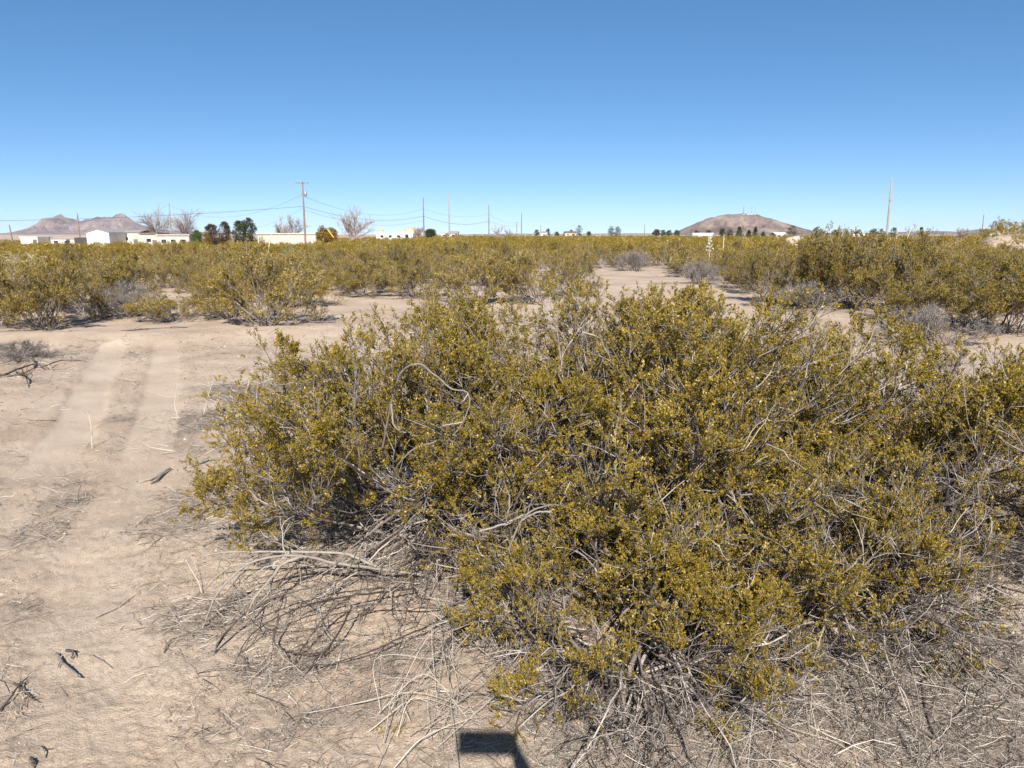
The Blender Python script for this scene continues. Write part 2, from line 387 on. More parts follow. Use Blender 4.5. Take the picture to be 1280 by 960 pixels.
# ------------------------------------------------------------------ hills and mountains
def hill_mat(name, stops, scale):
    m, nt, b = new_mat(name)
    tc = N(nt, 'ShaderNodeTexCoord'); n = N(nt, 'ShaderNodeTexNoise'); n.inputs['Scale'].default_value = scale; n.inputs['Detail'].default_value = 8; n.inputs['Roughness'].default_value = 0.68
    nt.links.new(tc.outputs['Object'], n.inputs['Vector'])
    nt.links.new(ramp(nt, n.outputs['Fac'], stops), b.inputs['Base Color']); b.inputs['Roughness'].default_value = 0.95
    b.inputs['Specular IOR Level'].default_value = 0.1
    return m
M_MOUNT = hill_mat('mountain_rock', [(0.35, (0.12, 0.09, 0.09)), (0.5, (0.20, 0.150, 0.142)), (0.68, (0.31, 0.24, 0.215))], 0.004)
M_HILL = hill_mat('hill_rock', [(0.38, (0.115, 0.085, 0.078)), (0.5, (0.185, 0.138, 0.122)), (0.66, (0.29, 0.225, 0.18))], 0.012)
def ridge(name, prof, D, depth, mat, rough, nx=260, ny=60, seed=0, ravine=1.0):
    """prof: (px, py) silhouette at distance D; a real ridge running across, as deep as 'depth'"""
    pxs = np.array([p[0] for p in prof]); X = (pxs - 640) / F * D * CP
    Z = np.array([max(0, ap(a, b, D)[2]) for a, b in prof])
    xs = np.linspace(X[0], X[-1], nx); ys = np.linspace(-1, 1, ny)
    gx, gy = np.meshgrid(xs, ys)
    h = np.interp(gx, X, Z) * (1 + 0.05 * fbm(gx / (D * .006), gx * 0 + gy * 2, 4, seed + 3, .65))
    w = np.abs(gy) ** 1.0
    body = np.clip(1 - w, 0, 1) ** 1.15
    s = depth / 5
    rv = 1 - ravine * rough * np.abs(fbm(gx / s, gy * depth / s / 2.2, 5, seed, 0.6)) * 3.0 * sstep(0.01, 0.35, w)
    z = h * body * rv + rough * 0.10 * h * fbm(gx / s * 3, gy * 8, 4, seed + 9) * body
    z = np.where(w > 0.985, -3, z)
    v = np.stack([gx, D + gy * depth / 2, z], -1).reshape(-1, 3)
    idx = np.arange(nx * ny).reshape(ny, nx)
    q = np.stack([idx[:-1, :-1], idx[:-1, 1:], idx[1:, 1:], idx[1:, :-1]], -1).reshape(-1, 4)
    o = link(name, fast_mesh(name, v, q, None, {}, True, mat)); return tag(o, kind='structure')
ridge('mountains', [(-260, 300), (-180, 285), (-120, 279), (-60, 288), (-20, 291), (10, 292), (28, 289), (40, 284), (50, 278), (56, 272.5), (64, 271.5), (70, 270.5), (76, 268.5), (79, 268), (83, 271.5), (92, 273.5), (104, 275.5), (114, 274), (122, 271), (134, 271.5), (142, 272.5), (148, 268.5), (153, 266.8), (158, 268.5), (166, 274.5), (175, 280), (190, 285), (215, 288), (260, 290), (330, 292), (400, 293.2)], 8000, 1100, M_MOUNT, 0.62, 700, 120, 3)
ridge('hill', [(835, 293.4), (848, 288.5), (860, 283), (872, 277), (884, 272.5), (896, 269.5), (908, 267.6), (922, 267), (934, 267.3), (943, 267.5), (950, 269.8), (962, 273), (976, 277.5), (990, 281.5), (1002, 285), (1014, 288), (1030, 290.5), (1060, 293.4)], 3000, 420, M_HILL, 0.35, 400, 100, 17)
ridge('far_hills', [(560, 293), (640, 291.8), (700, 292.3), (790, 291.6), (850, 292), (1060, 291.5), (1120, 290), (1160, 288.7), (1180, 288.6), (1200, 290), (1214, 287.5), (1226, 286), (1246, 286.5), (1262, 289), (1300, 289.5), (1350, 291)], 12000, 3000, M_MOUNT, 0.3, 300, 30, 29)

# ------------------------------------------------------------------ shrub generator
def spawn(P, cnt, tmin, tmax, length, spread, up, K, wob=0.16, keep=None):
    """children of the polylines P (N,K0,3)"""
    n0, K0, _ = P.shape
    par = np.repeat(np.arange(n0), cnt)
    if keep is not None: par = par[keep[par]]
    n = len(par); t = rng.uniform(tmin, tmax, n) * (K0 - 1)
    i = np.minimum(t.astype(int), K0 - 2); f = (t - i)[:, None]
    a, b = P[par, i], P[par, i + 1]
    start = a * (1 - f) + b * f
    d0 = b - a; d0 /= np.linalg.norm(d0, axis=1, keepdims=True) + 1e-9
    rnd = rng.normal(size=(n, 3)); rnd /= np.linalg.norm(rnd, axis=1, keepdims=True)
    d = d0 + rnd * spread; d[:, 2] += up; d /= np.linalg.norm(d, axis=1, keepdims=True) + 1e-9
    L = (length[par] if np.ndim(length) else length) * rng.uniform(0.6, 1.25, n)
    return grow(start, d, L, K, wob, up * 0.35), par
def grow(start, d, L, K, wob, up):
    n = len(start); pts = np.zeros((n, K, 3)); pts[:, 0] = start; step = (L / (K - 1))[:, None]
    for k in range(1, K):
        d = d + rng.normal(size=(n, 3)) * wob; d[:, 2] += up / K; d /= np.linalg.norm(d, axis=1, keepdims=True) + 1e-9
        pts[:, k] = pts[:, k - 1] + d * step
    return pts
def taper(n, K, r0, r1):
    r0 = np.broadcast_to(r0, (n,)); return r0[:, None] * (1 - np.linspace(0, 1, K)) + np.linspace(0, 1, K) * r1
def shrub(W, H, ns=30, n1=7, n2=7, n3=5, leaf=0.009, lpt=9, leafy=0.85, thick=1.0, sides=(6, 5, 3), top_lumps=0.25, seed=0, leaf_w=0.55, skirt=0.35, dead=0.3, twig_r=0.0009, lean=(0, 0), pw=2.3, polx=0.8, tup=0.40, twl=0.075, cvx=(0.62, 1.1), bare_k=0.35):
    """returns Geo for wood and Geo for foliage. W width, H height."""
    wood, fol = Geo(), Geo()
    Rw = W / 2
    az = rng.uniform(0, 2 * math.pi, ns) ; u = rng.random(ns)
    pol = np.radians(4 + 79 * u ** polx)                                   # from vertical
    # length to an uneven ellipsoid crown
    lump = 1 + top_lumps * fbm(az * 1.3 + seed * 9.7, pol * 2.1, 3, seed + 40) * 1.6
    rx, rz = Rw, H
    Ls = ((np.sin(pol) / rx) ** pw + (np.cos(pol) / rz) ** pw) ** (-1 / pw) * lump * 0.92
    base = np.c_[rng.normal(0, 0.05 + Rw * .07, ns), rng.normal(0, 0.05 + Rw * .07, ns), rng.uniform(-0.03, 0.0, ns)]
    d = np.c_[np.sin(pol) * np.cos(az) + lean[0], np.sin(pol) * np.sin(az) + lean[1], np.cos(pol) * 0.9]
    d /= np.linalg.norm(d, axis=1, keepdims=True)
    K = 12 if sides[0] > 4 else 6
    S = grow(base, d, Ls, K, 0.10, 0.25)
    for _ in range(4):
        tipe = ((np.hypot(S[:, -1, 0], S[:, -1, 1]) / rx) ** pw + (np.maximum(S[:, -1, 2], 0) / rz) ** pw) ** (1 / pw) > 0.93
        S[tipe] = S[tipe, :1] + (S[tipe] - S[tipe, :1]) * 0.9
    r0 = (0.0075 + 0.006 * rng.random(ns)) * thick
    wood.tubes(S, taper(ns, K, r0, 0.002 * thick), sides[0], 0.2 + 0.6 * rng.random(ns))
    def env(p):
        r_ = np.hypot(p[:, 0] - base0[0], p[:, 1] - base0[1]); zz = np.maximum(p[:, 2], 0)
        e_ = ((r_ / rx) ** pw + (zz / rz) ** pw) ** (1 / pw)
        a_, p_ = np.arctan2(p[:, 1], p[:, 0]) % (2 * math.pi), np.arctan2(r_, zz + 1e-6)
        return e_ / (1 + top_lumps * fbm(a_ * 1.9 + seed * 9.7, p_ * 3.1, 3, seed + 40) * 0.9)
    def clampb(P, lim):
        for _ in range(3):
            bad = env(P[:, -1]) > lim
            P[bad] = P[bad, :1] + (P[bad] - P[bad, :1]) * 0.62
        return P
    base0 = (lean[0] * Rw * .4, lean[1] * Rw * .4)
    K1 = 8 if sides[1] > 4 else 4
    A, pa = spawn(S, n1, 0.28, 0.97, Ls * 0.36, 0.62, 0.22, K1)
    A = clampb(A, 0.98)
    wood.tubes(A, taper(len(A), K1, 0.0038 * thick, 0.0013 * thick), sides[1], 0.2 + 0.7 * rng.random(len(A)))
    K2 = 5 if sides[2] > 2 and sides[0] > 4 else 3
    B, pb = spawn(A, n2, 0.25, 1.0, (np.linalg.norm(np.diff(A, axis=1), axis=2).sum(1)) * 0.5, 0.75, 0.28, K2)
    B = clampb(B, 1.03)
    wood.tubes(B, taper(len(B), K2, 0.0020 * thick, twig_r), sides[2], 0.15 + 0.8 * rng.random(len(B)))
    # twigs: leafy in the outer shell, bare inside and low down
    T, pt = spawn(B, n3, 0.2, 1.0, twl, 0.85, tup, 3)
    m = T[:, 1]; cx, cy = lean[0] * Rw * .5, lean[1] * Rw * .5
    rho = env(m)
    clump = 1.5 * fbm(m[:, 0] / (W * .10) + seed, m[:, 1] / (W * .10) + m[:, 2] / (H * .15), 2, seed + 5)
    prob = sstep(cvx[0] - 0.3, cvx[0], rho + 0.10 * clump) * sstep(-0.05, skirt, m[:, 2] / H + 0.12 * clump) * leafy * (1 - dead * sstep(0.0, 0.45, -clump))
    isl = (rng.random(len(T)) < prob) & (rho < 1.13)
    tk = isl | ((rng.random(len(T)) < bare_k) & (rho < 1.02))
    wood.tubes(T[tk], taper(int(tk.sum()), 3, twig_r * 1.2, twig_r * .6), 3, 0.2 + 0.75 * rng.random(int(tk.sum())))
    Tl = T[isl]; n = len(Tl)
    par = np.repeat(np.arange(n), lpt); t = rng.uniform(0.05, 1.0, n * lpt) ** 0.6 * 2
    i = np.minimum(t.astype(int), 1); f = (t - i)[:, None]
    p = Tl[par, i] * (1 - f) + Tl[par, i + 1] * f + rng.normal(0, leaf * 0.35, (len(par), 3))
    dd = Tl[par, 2] - Tl[par, 0]; dd /= np.linalg.norm(dd, axis=1, keepdims=True) + 1e-9
    dd = dd * 0.8 + rng.normal(size=(len(par), 3)) * 0.55; dd[:, 2] += 0.25
    tw = rng.normal(0, 0.13, n)
    tint = 0.50 + tw[par] + rng.normal(0, 0.17, len(par)) + 0.22 * (t / 2 - 0.5) + 0.10 * np.repeat(fbm(Tl[:, 1, 0] * 3, Tl[:, 1, 1] * 3 + Tl[:, 1, 2] * 2, 2, seed), lpt)
    tint = np.clip(tint, 0, 0.97); tint[rng.random(len(tint)) < 0.012] = 1.0
    fol.leaves(p, dd, leaf * rng.uniform(0.7, 1.3, len(p)), leaf * leaf_w * rng.uniform(0.7, 1.3, len(p)), tint)
    return wood, fol

def poly_px(lst, K=None):
    """polyline through (px, py, depth) points, smoothed"""
    P = np.array([ap(*p) for p in lst]); return smooth_line(P, K or len(lst) * 5)
def smooth_line(P, K):
    n = len(P); t = np.linspace(0, n - 1, K); Q = np.vstack([2 * P[0] - P[1], P, 2 * P[-1] - P[-2]])
    i = np.minimum(t.astype(int), n - 2); f = (t - i)[:, None]
    p0, p1, p2, p3 = Q[i], Q[i + 1], Q[i + 2], Q[i + 3]
    return 0.5 * (2 * p1 + (p2 - p0) * f + (2 * p0 - 5 * p1 + 4 * p2 - p3) * f ** 2 + (3 * p1 - p0 - 3 * p2 + p3) * f ** 3)

# ------------------------------------------------------------------ the big foreground shrubs
def place_front(label, px_x, y, W, H, rz, **kw):
    z = gh(px_x, y)
    root = thing('creosote_bush', (px_x, y, z), label, 'bush', None, rz)
    wood, fol = shrub(W, H, **kw)
    w = wood.build('branches', M_BARK, root, True); f = fol.build('foliage', M_LEAF_NEAR, root)
    return root
front_left = place_front('wide olive creosote bush in the left foreground with bare grey branches sprawling over the sand', -0.25, 3.85, 2.8, 1.06, 0.0,
    ns=62, n1=8, n2=8, n3=5, leaf=0.0105, lpt=20, twl=.05, top_lumps=.30, leaf_w=.6, leafy=0.97, pw=3.2, polx=.62, tup=.25, seed=2, skirt=0.03, dead=0.72, cvx=(0.50, 1.1))
front_mid = place_front('tallest foreground creosote bush, its foliage reaching down to the bottom edge of the picture', 0.86, 3.60, 2.75, 1.14, 0.0,
    ns=62, n1=8, n2=8, n3=5, leaf=0.0105, lpt=20, twl=.05, top_lumps=.30, leaf_w=.6, leafy=0.95, pw=2.7, polx=.68, tup=.25, seed=5, skirt=0.04, dead=0.72, cvx=(0.50, 1.1))
front_right = place_front('foreground creosote bush at the right edge, thin foliage with sand showing through', 2.15, 3.85, 2.6, 0.93, 0.0,
    ns=46, n1=8, n2=8, n3=5, leaf=0.0110, lpt=20, twl=.05, top_lumps=.4, leaf_w=.6, leafy=0.85, pw=2.8, polx=.7, tup=.25, seed=8, skirt=0.15, dead=0.8, cvx=(0.50, 1.1))
front_low = place_front('low foreground creosote bush nearest the viewer, at the bottom right of the phone shadow', 0.42, 2.52, 1.40, 0.50, 0.0,
    ns=34, n1=7, n2=7, n3=5, leaf=0.0088, lpt=19, twl=.046, top_lumps=.4, leafy=0.95, seed=11, skirt=0.0, dead=0.75, thick=.8, cvx=(0.40, 1.1))
front_small = place_front('smaller foreground creosote bush between the nearest one and the right edge', 1.28, 2.95, 1.55, 0.62, 0.0,
    ns=36, n1=7, n2=7, n3=5, leaf=0.0090, lpt=19, twl=.046, top_lumps=.4, leafy=0.95, seed=13, skirt=0.02, dead=0.75, thick=.8, cvx=(0.40, 1.1))

def add_branch(root, name, lines, mat, r0, r1, sides=6, K=None, twigs=0, twl=0.12):
    """a hand-drawn branch, given in world space, as one part of root (root has no rotation)"""
    g = Geo(); off = np.array(root.location)
    for ln in lines:
        P = poly_px(ln, K or len(ln) * 5)
        P = P + rng.normal(0, 0.0012, P.shape)
        P = P[None] - off
        g.tubes(P, taper(1, P.shape[1], r0 * rng.uniform(.8, 1.1), r1), sides, rng.uniform(0.2, 0.6, 1))
        if twigs:
            T, _ = spawn(P, twigs, 0.25, 1.0, twl, 0.8, 0.0, 6, 0.22)
            g.tubes(T, taper(len(T), 6, r1 * 1.1, r1 * .4), 4)
            T2, _ = spawn(T, 2, 0.3, 1.0, twl * .45, 0.8, 0.0, 4, 0.2)
            g.tubes(T2, taper(len(T2), 4, r1 * .7, r1 * .3), 3)
    return g.build(name, mat, root, True)
# pale curled dead branch in the crown of the left bush
add_branch(front_left, 'dead_branch', [[(478, 560, 3.2), (490, 500, 3.1), (502, 465, 3.05), (524, 455, 3.0), (545, 470, 3.0), (565, 486, 3.0), (583, 490, 3.0), (587, 505, 3.0), (578, 528, 3.0), (566, 545, 3.0)],
                                       [(489, 505, 3.1), (492, 530, 3.05), (503, 540, 3.0), (512, 540, 3.0)], [(578, 528, 3.0), (566, 530, 2.98), (553, 532, 2.95)],
                                       [(492, 600, 3.1), (498, 580, 3.0), (520, 560, 2.95), (545, 552, 2.95)]], M_PALE, 0.0048, 0.0026, twigs=1, twl=.05)
add_branch(front_left, 'dead_branch', [[(632, 722, 2.75), (636, 690, 2.72), (652, 650, 2.72), (676, 634, 2.75), (704, 631, 2.8)], [(600, 664, 2.75), (630, 655, 2.72), (655, 643, 2.72)],
                                       [(652, 650, 2.72), (672, 640, 2.7), (690, 640, 2.7)]], M_PALE, 0.0050, 0.0028, twigs=2, twl=.06)
# the grey branch arching out to the left over the sand
add_branch(front_left, 'bare_branch', [[(540, 720, 3.2), (480, 712, 3.12), (420, 704, 3.05), (375, 695, 3.0), (335, 697, 2.95), (300, 712, 2.93), (270, 745, 2.9), (258, 775, 2.88), (248, 800, 2.86)],
                                       [(378, 695, 3.0), (352, 706, 2.96), (340, 722, 2.93), (320, 745, 2.9), (308, 770, 2.85)],
                                       [(470, 708, 3.1), (430, 692, 3.1), (380, 690, 3.1), (330, 690, 3.1), (285, 690, 3.1), (250, 696, 3.1)]], M_PALE, 0.0075, 0.0032, twigs=6, twl=.17)
# dark dead branches lying towards the viewer
DARK = [[(500, 726, 3.0), (440, 725, 2.95), (385, 735, 2.9), (330, 752, 2.83), (296, 775, 2.78), (272, 805, 2.7), (268, 830, 2.66), (277, 852, 2.62)],
        [(296, 775, 2.78), (270, 812, 2.7), (290, 828, 2.66), (330, 838, 2.62)],
        [(520, 736, 2.98), (460, 742, 2.9), (400, 752, 2.82), (350, 770, 2.76), (318, 790, 2.7), (300, 812, 2.66)],
        [(600, 745, 2.95), (540, 760, 2.86), (470, 755, 2.8), (420, 768, 2.74), (378, 778, 2.7), (340, 782, 2.68), (312, 776, 2.7)],
        [(440, 745, 2.85), (412, 765, 2.76), (385, 800, 2.66), (366, 830, 2.58), (356, 842, 2.55)],
        [(440, 758, 2.78), (424, 790, 2.66), (405, 815, 2.6), (392, 830, 2.56), (410, 860, 2.5), (412, 882, 2.46)],
        [(392, 830, 2.56), (378, 848, 2.52), (366, 862, 2.5), (388, 890, 2.44), (376, 892, 2.44)],
        [(610, 760, 2.85), (560, 800, 2.62), (545, 830, 2.55), (520, 855, 2.5), (500, 885, 2.44), (470, 898, 2.42)],
        [(412, 862, 2.48), (430, 885, 2.42), (437, 899, 2.4)],
        [(560, 770, 2.75), (530, 785, 2.66), (505, 795, 2.62), (470, 812, 2.58), (440, 822, 2.56), (400, 835, 2.55)],
        [(350, 770, 2.76), (342, 800, 2.68), (360, 815, 2.64), (392, 818, 2.6)]]
for ln in DARK:
    add_branch(front_left, 'dead_branch', [ln], M_DARKW, rng.uniform(.0036, .0056), 0.0014, twigs=7, twl=.15)
# bare stems reaching out of the middle bush towards the bottom right
BARE = [[(1020, 790, 2.95), (1060, 830, 2.7), (1085, 862, 2.55), (1110, 900, 2.4), (1140, 950, 2.25)],
        [(960, 880, 2.5), (1000, 905, 2.4), (1060, 930, 2.3), (1120, 940, 2.28)],
        [(1000, 860, 2.6), (1040, 900, 2.45), (1075, 925, 2.35), (1110, 960, 2.22)],
        [(1130, 780, 3.0), (1180, 795, 2.85), (1165, 860, 2.6), (1140, 890, 2.5)],
        [(1160, 780, 2.95), (1210, 765, 2.85), (1280, 750, 2.8), (1330, 745, 2.8)],
        [(1190, 770, 2.9), (1220, 800, 2.75), (1260, 830, 2.6), (1290, 860, 2.5)]]
add_branch(front_mid, 'bare_branch', BARE[:4], M_BARK, 0.008, 0.003, twigs=7, twl=.2)
add_branch(front_right, 'bare_branch', BARE[4:], M_PALE, 0.008, 0.003, twigs=9, twl=.22)
for lns in ([[(860, 830, 2.45), (905, 745, 2.6), (915, 710, 2.65), (900, 690, 2.66), (870, 700, 2.65), (862, 715, 2.62)], [(905, 745, 2.6), (890, 735, 2.6), (866, 722, 2.6)]],
            [[(1020, 790, 2.8), (1015, 765, 2.75), (1040, 740, 2.7), (1060, 735, 2.7)]],
            [[(780, 960, 2.25), (786, 930, 2.3), (800, 905, 2.35), (790, 885, 2.4), (740, 895, 2.4), (700, 893, 2.4)]],
            [[(640, 905, 2.33), (662, 880, 2.38), (672, 850, 2.42), (700, 838, 2.48), (716, 836, 2.5)]]):
    add_branch(front_mid, 'dead_branch', lns, M_PALE, 0.0050, 0.0024, twigs=5, twl=.12)
# a mat of dead stems low down in each bush (leafless, sprawling)
def skirt_wood(root, n, rmin, rmax, az0, az1, mat=M_BARK, zmax=.35):
    g = Geo(); az = rng.uniform(R(az0), R(az1), n)
    rr = rng.uniform(rmin, rmax, n)
    st = np.c_[np.cos(az) * rr * .35, np.sin(az) * rr * .35, rng.uniform(0.02, zmax, n)]
    d = np.c_[np.cos(az), np.sin(az), rng.uniform(-0.15, 0.25, n)]
    P = grow(st, d, rr * .7, 9, 0.22, -0.35)
    wx, wy = P[..., 0] + root.location.x, P[..., 1] + root.location.y
    P[..., 2] = np.maximum(P[..., 2], hgt(wx, wy) - root.location.z + 0.006)
    g.tubes(P, taper(n, 9, rng.uniform(.003, .006, n), 0.0015), 5)
    T, _ = spawn(P, 6, 0.2, 1, 0.18, 0.8, 0.05, 6, 0.25); g.tubes(T, taper(len(T), 6, .002, .0008), 4)
    T2, _ = spawn(T, 3, 0.2, 1, 0.08, 0.8, 0.05, 4, 0.25); g.tubes(T2, taper(len(T2), 4, .0012, .0006), 3)
    g.build('dead_stems', mat, root, True)
skirt_wood(front_left, 90, .5, 1.25, 175, 330)
skirt_wood(front_mid, 120, .5, 1.35, 180, 360)
skirt_wood(front_right, 90, .5, 1.6, 170, 330)
skirt_wood(front_low, 70, .3, .75, 150, 390, zmax=.2)
skirt_wood(front_small, 90, .3, 1.0, 170, 370, zmax=.25)

# ------------------------------------------------------------------ mid and far shrubs
MID = []
for s in range(7):
    wood, fol = shrub(2.2, 1.3, ns=26, n1=7, n2=6, n3=4, leaf=0.025, lpt=11, bare_k=.2, leafy=0.95, thick=1.0, sides=(4, 3, 3), seed=20 + s, skirt=0.50, dead=0.7, twig_r=0.0016, twl=0.10, top_lumps=0.32, leaf_w=.55)
    MID.append((wood.mesh('branches', M_BARK), fol.mesh('foliage', M_LEAF)))
GREYM = []
for s in range(2):
    wood, fol = shrub(1.8, 0.8, ns=34, n1=7, n2=7, n3=5, leaf=0.016, lpt=1, leafy=0.10, thick=1.1, sides=(4, 3, 3), seed=60 + s, skirt=0.3, twig_r=0.0018, twl=0.12)
    GREYM.append((wood.mesh('branches', M_GREYBUSH), fol.mesh('foliage', M_LEAF)))
FARM = []
for s in range(7):
    wood, fol = shrub(2.3, 1.3, ns=18, n1=5, n2=4, n3=3, leaf=0.045, lpt=8, bare_k=.15, leafy=0.95, thick=1.4, sides=(3, 3, 3), seed=80 + s, skirt=0.48, dead=0.6, twig_r=0.003, twl=0.12, top_lumps=0.32)
    FARM.append((wood.mesh('branches', M_BARK), fol.mesh('foliage', M_LEAF)))

PLACED = []   # (x, y, r)
def put_bush(x, y, W, H, label, group=None, grey=False, rz=None, variant=None):
    D = math.hypot(x, y)
    lib = GREYM if grey else (MID if D < 27 else FARM)
    w, f = lib[int(rng.integers(len(lib))) if variant is None else variant % len(lib)]
    bw, bh = (1.8, 0.8) if grey else ((2.2, 1.3) if D < 27 else (2.3, 1.3))
    name, cat = ('dry_shrub', 'shrub') if grey else ('creosote_bush', 'bush')
    root = thing(name, (x, y, gh(x, y) - 0.01), label, cat, group, rng.uniform(0, 6.28) if rz is None else rz)
    sc = (W / bw * rng.uniform(.93, 1.07), W / bw * rng.uniform(.93, 1.07), H / bh * .92)
    for nm, me in (('branches', w), ('foliage', f)):
        if grey and nm == 'foliage' : continue
        o = link(nm, me, root); o.scale = sc
    PLACED.append((x, y, W / 2)); return root
for mx, my, r_ in ((-0.2, 4.05, 1.4), (1.02, 3.65, 1.4), (2.55, 4.35, 1.4)): PLACED.append((mx, my, r_))
# px, base py, width m, height m, grey, label
HAND = [
 (322, 414, 2.2, 1.45, 0, 'rounded creosote bush standing alone at the far edge of the sandy clearing, left of centre'),
 (268, 402, 1.5, 1.15, 0, 'creosote bush pressed against the left side of the rounded bush by the clearing'),
 (200, 404, 1.7, .78, 0, 'low sparse creosote bush with grey base between two fuller bushes behind the wheel tracks'),
 (150, 398, 1.3, .75, 1, 'low dead grey shrub on the small bank behind the wheel tracks'),
 (30, 416, 2.2, 1.3, 0, 'dark-based creosote bush at the left edge of the picture beyond the fallen branch'),
 (-40, 410, 2.2, 1.3, 0, 'creosote bush cut off by the left edge of the picture'),
 (95, 398, 2.0, 1.3, 0, 'full creosote bush with shadowed base just left of the wheel tracks'),
 (8, 450, 1.0, .28, 1, 'flat tangle of grey twigs beside the fallen branch at the left edge'),
 (365, 388, 2.0, 1.15, 0, 'creosote bush behind and right of the lone rounded bush'),
 (450, 374, 2.3, 1.05, 0, 'broad creosote bush left of the middle sand patch, grey stems at its foot'),
 (520, 378, 2.0, 1.1, 0, 'creosote bush on the edge of the middle sand patch, between two broad ones'),
 (598, 386, 2.1, 1.25, 0, 'creosote bush just behind the sand gap over the left foreground bush'),
 (668, 384, 2.3, 1.25, 0, 'broad creosote bush left of the sandy path, grey stems along its base'),
 (715, 376, 1.6, 1.05, 0, 'creosote bush whose right side borders the sandy path'),
 (795, 340, 2.2, 0.95, 1, 'low grey leafless shrub at the back of the sandy path'),
 (752, 336, 2.2, 1.1, 0, 'creosote bush left of the grey shrub at the back of the path'),
 (878, 361, 1.7, .75, 1, 'grey leafless shrub beside the pale yucca stalk, right of the path'),
 (940, 358, 2.0, 1.1, 0, 'creosote bush right behind the pale yucca stalk, beside the path'),
 (955, 372, 1.5, 1.1, 0, 'creosote bush between the yucca stalk and the big right-hand thicket'),
 (1010, 392, 1.9, 1.55, 0, 'front left creosote bush of the right-hand thicket, bare grey twigs at its foot'),
 (1075, 398, 2.2, 1.7, 0, 'tall creosote bush in the right-hand thicket, over the bare patch of sand'),
 (1040, 398, 2.0, .6, 1, 'tangle of grey twigs at the foot of the right-hand thicket'),
 (1150, 405, 2.2, 1.6, 0, 'tall creosote bush in the right-hand thicket below the tall pale pole'),
 (1215, 420, 2.2, 1.22, 0, 'tall creosote bush in the right-hand thicket, second from the right edge'),
 (1290, 430, 2.2, 1.2, 0, 'tall creosote bush cut off by the right edge of the picture'),
 (1190, 440, 1.9, .6, 1, 'grey leafless shrub low in front of the right-hand thicket'),
]
for i, (px, py, W, H, g, lab) in enumerate(HAND):
    p = gp(px, py); put_bush(p[0], p[1] + W * .30, W, H, lab, 'grey shrubs among the creosote' if g else 'creosote bushes around the clearing', bool(g), variant=i)

# open sand, drawn over the picture
def inpoly(px, py, poly):
    c = False; n = len(poly)
    for i in range(n):
        x0, y0 = poly[i]; x1, y1 = poly[i - 1]
        if (y0 > py) != (y1 > py) and px < (x1 - x0) * (py - y0) / (y1 - y0) + x0: c = not c
    return c
OPEN = [[(-400, 404), (400, 404), (430, 384), (560, 384), (735, 384), (728, 345), (742, 335), (835, 335), (862, 350), (890, 372), (1000, 388), (1130, 398), (1700, 400), (1700, 2000), (-400, 2000)],
        [(-200, 331), (60, 331), (100, 340), (75, 352), (-200, 350)],
        [(150, 355), (195, 352), (200, 368), (150, 368)],
        [(400, 352), (452, 350), (452, 362), (400, 366)],
        [(1165, 300), (1450, 298), (1450, 312), (1200, 311)],
        [(866, 346), (905, 346), (930, 376), (850, 376)],
        [(690, 318), (740, 317), (740, 321), (700, 321)]]
BOUNDS = [(110, 'in front of the far-left white building'), (250, 'in front of the white gabled shed'), (330, 'in front of the dark round evergreens'),
          (425, 'below the wooden crossarm pole'), (505, 'below the bare tree beside the crossarm pole'), (590, 'below the two tallest middle poles'),
          (700, 'below the thin far poles'), (800, 'below the twin dark trees on the skyline'), (900, 'left of the antenna hill'),
          (1020, 'below the antenna hill'), (1170, 'below the tall pale pole'), (9999, 'near the sandy bank on the right')]
def zone(px):
    for b, t in BOUNDS:
        if px < b: return t
cand = []
D = 13.0
# poisson-like fill, near to far
pts = []
for k in range(60000):
    dist = math.sqrt(rng.uniform(12.5 ** 2, 63 ** 2)); a = rng.uniform(R(-37), R(37))
    pts.append((dist, dist * math.sin(a), dist * math.cos(a)))
pts.sort()
PL = [(p[0], p[1], p[2]) for p in PLACED]
chosen = []
for dist, x, y in pts:
    if len(chosen) >= 262: break
    px, py = to_px(x, y, 0)
    if px < -60 or px > 1340: continue
    if any(inpoly(px, py, o) for o in OPEN): continue
    if float(fbm(np.array([x / 5.0]), np.array([y / 5.0]), 2, 77)[0]) < -0.12: continue
    W = rng.uniform(1.4, 2.9)
    ok = True
    arr = np.array(PL)
    if (np.hypot(arr[:, 0] - x, arr[:, 1] - y) < (arr[:, 2] + W / 2) * 0.92).any(): continue
    PL.append((x, y, W / 2)); chosen.append((x, y, W, px, dist))
RLIM = chosen[-1][4]
ORD = ['first', 'second', 'third', 'fourth', 'fifth', 'sixth', 'seventh', 'eighth', 'ninth', 'tenth', 'eleventh', 'twelfth', 'thirteenth', 'fourteenth', 'fifteenth', 'sixteenth']
ds = sorted(c[4] for c in chosen); q1, q2 = ds[len(ds) // 3], ds[2 * len(ds) // 3]
cells = {}
for c in chosen:
    band = 'nearest' if c[4] < q1 else ('mid-distance' if c[4] < q2 else 'farthest')
    cells.setdefault((band, zone(c[3])), []).append(c)
for (band, zt), lst in cells.items():
    lst.sort(key=lambda c: c[3])
    for i, (x, y, W, px, dist) in enumerate(lst):
        # height limited by the skyline in the photo
        H = rng.uniform(0.75, 1.42) * (0.85 if px > 1165 else (1.12 if px > 960 else 1.0))
        put_bush(x, y, W, H, f'{ORD[i]} from left of the {band} creosote bushes {zt}' if len(lst) > 1 else f'only one of the {band} creosote bushes {zt}', 'creosote bushes across the flat')

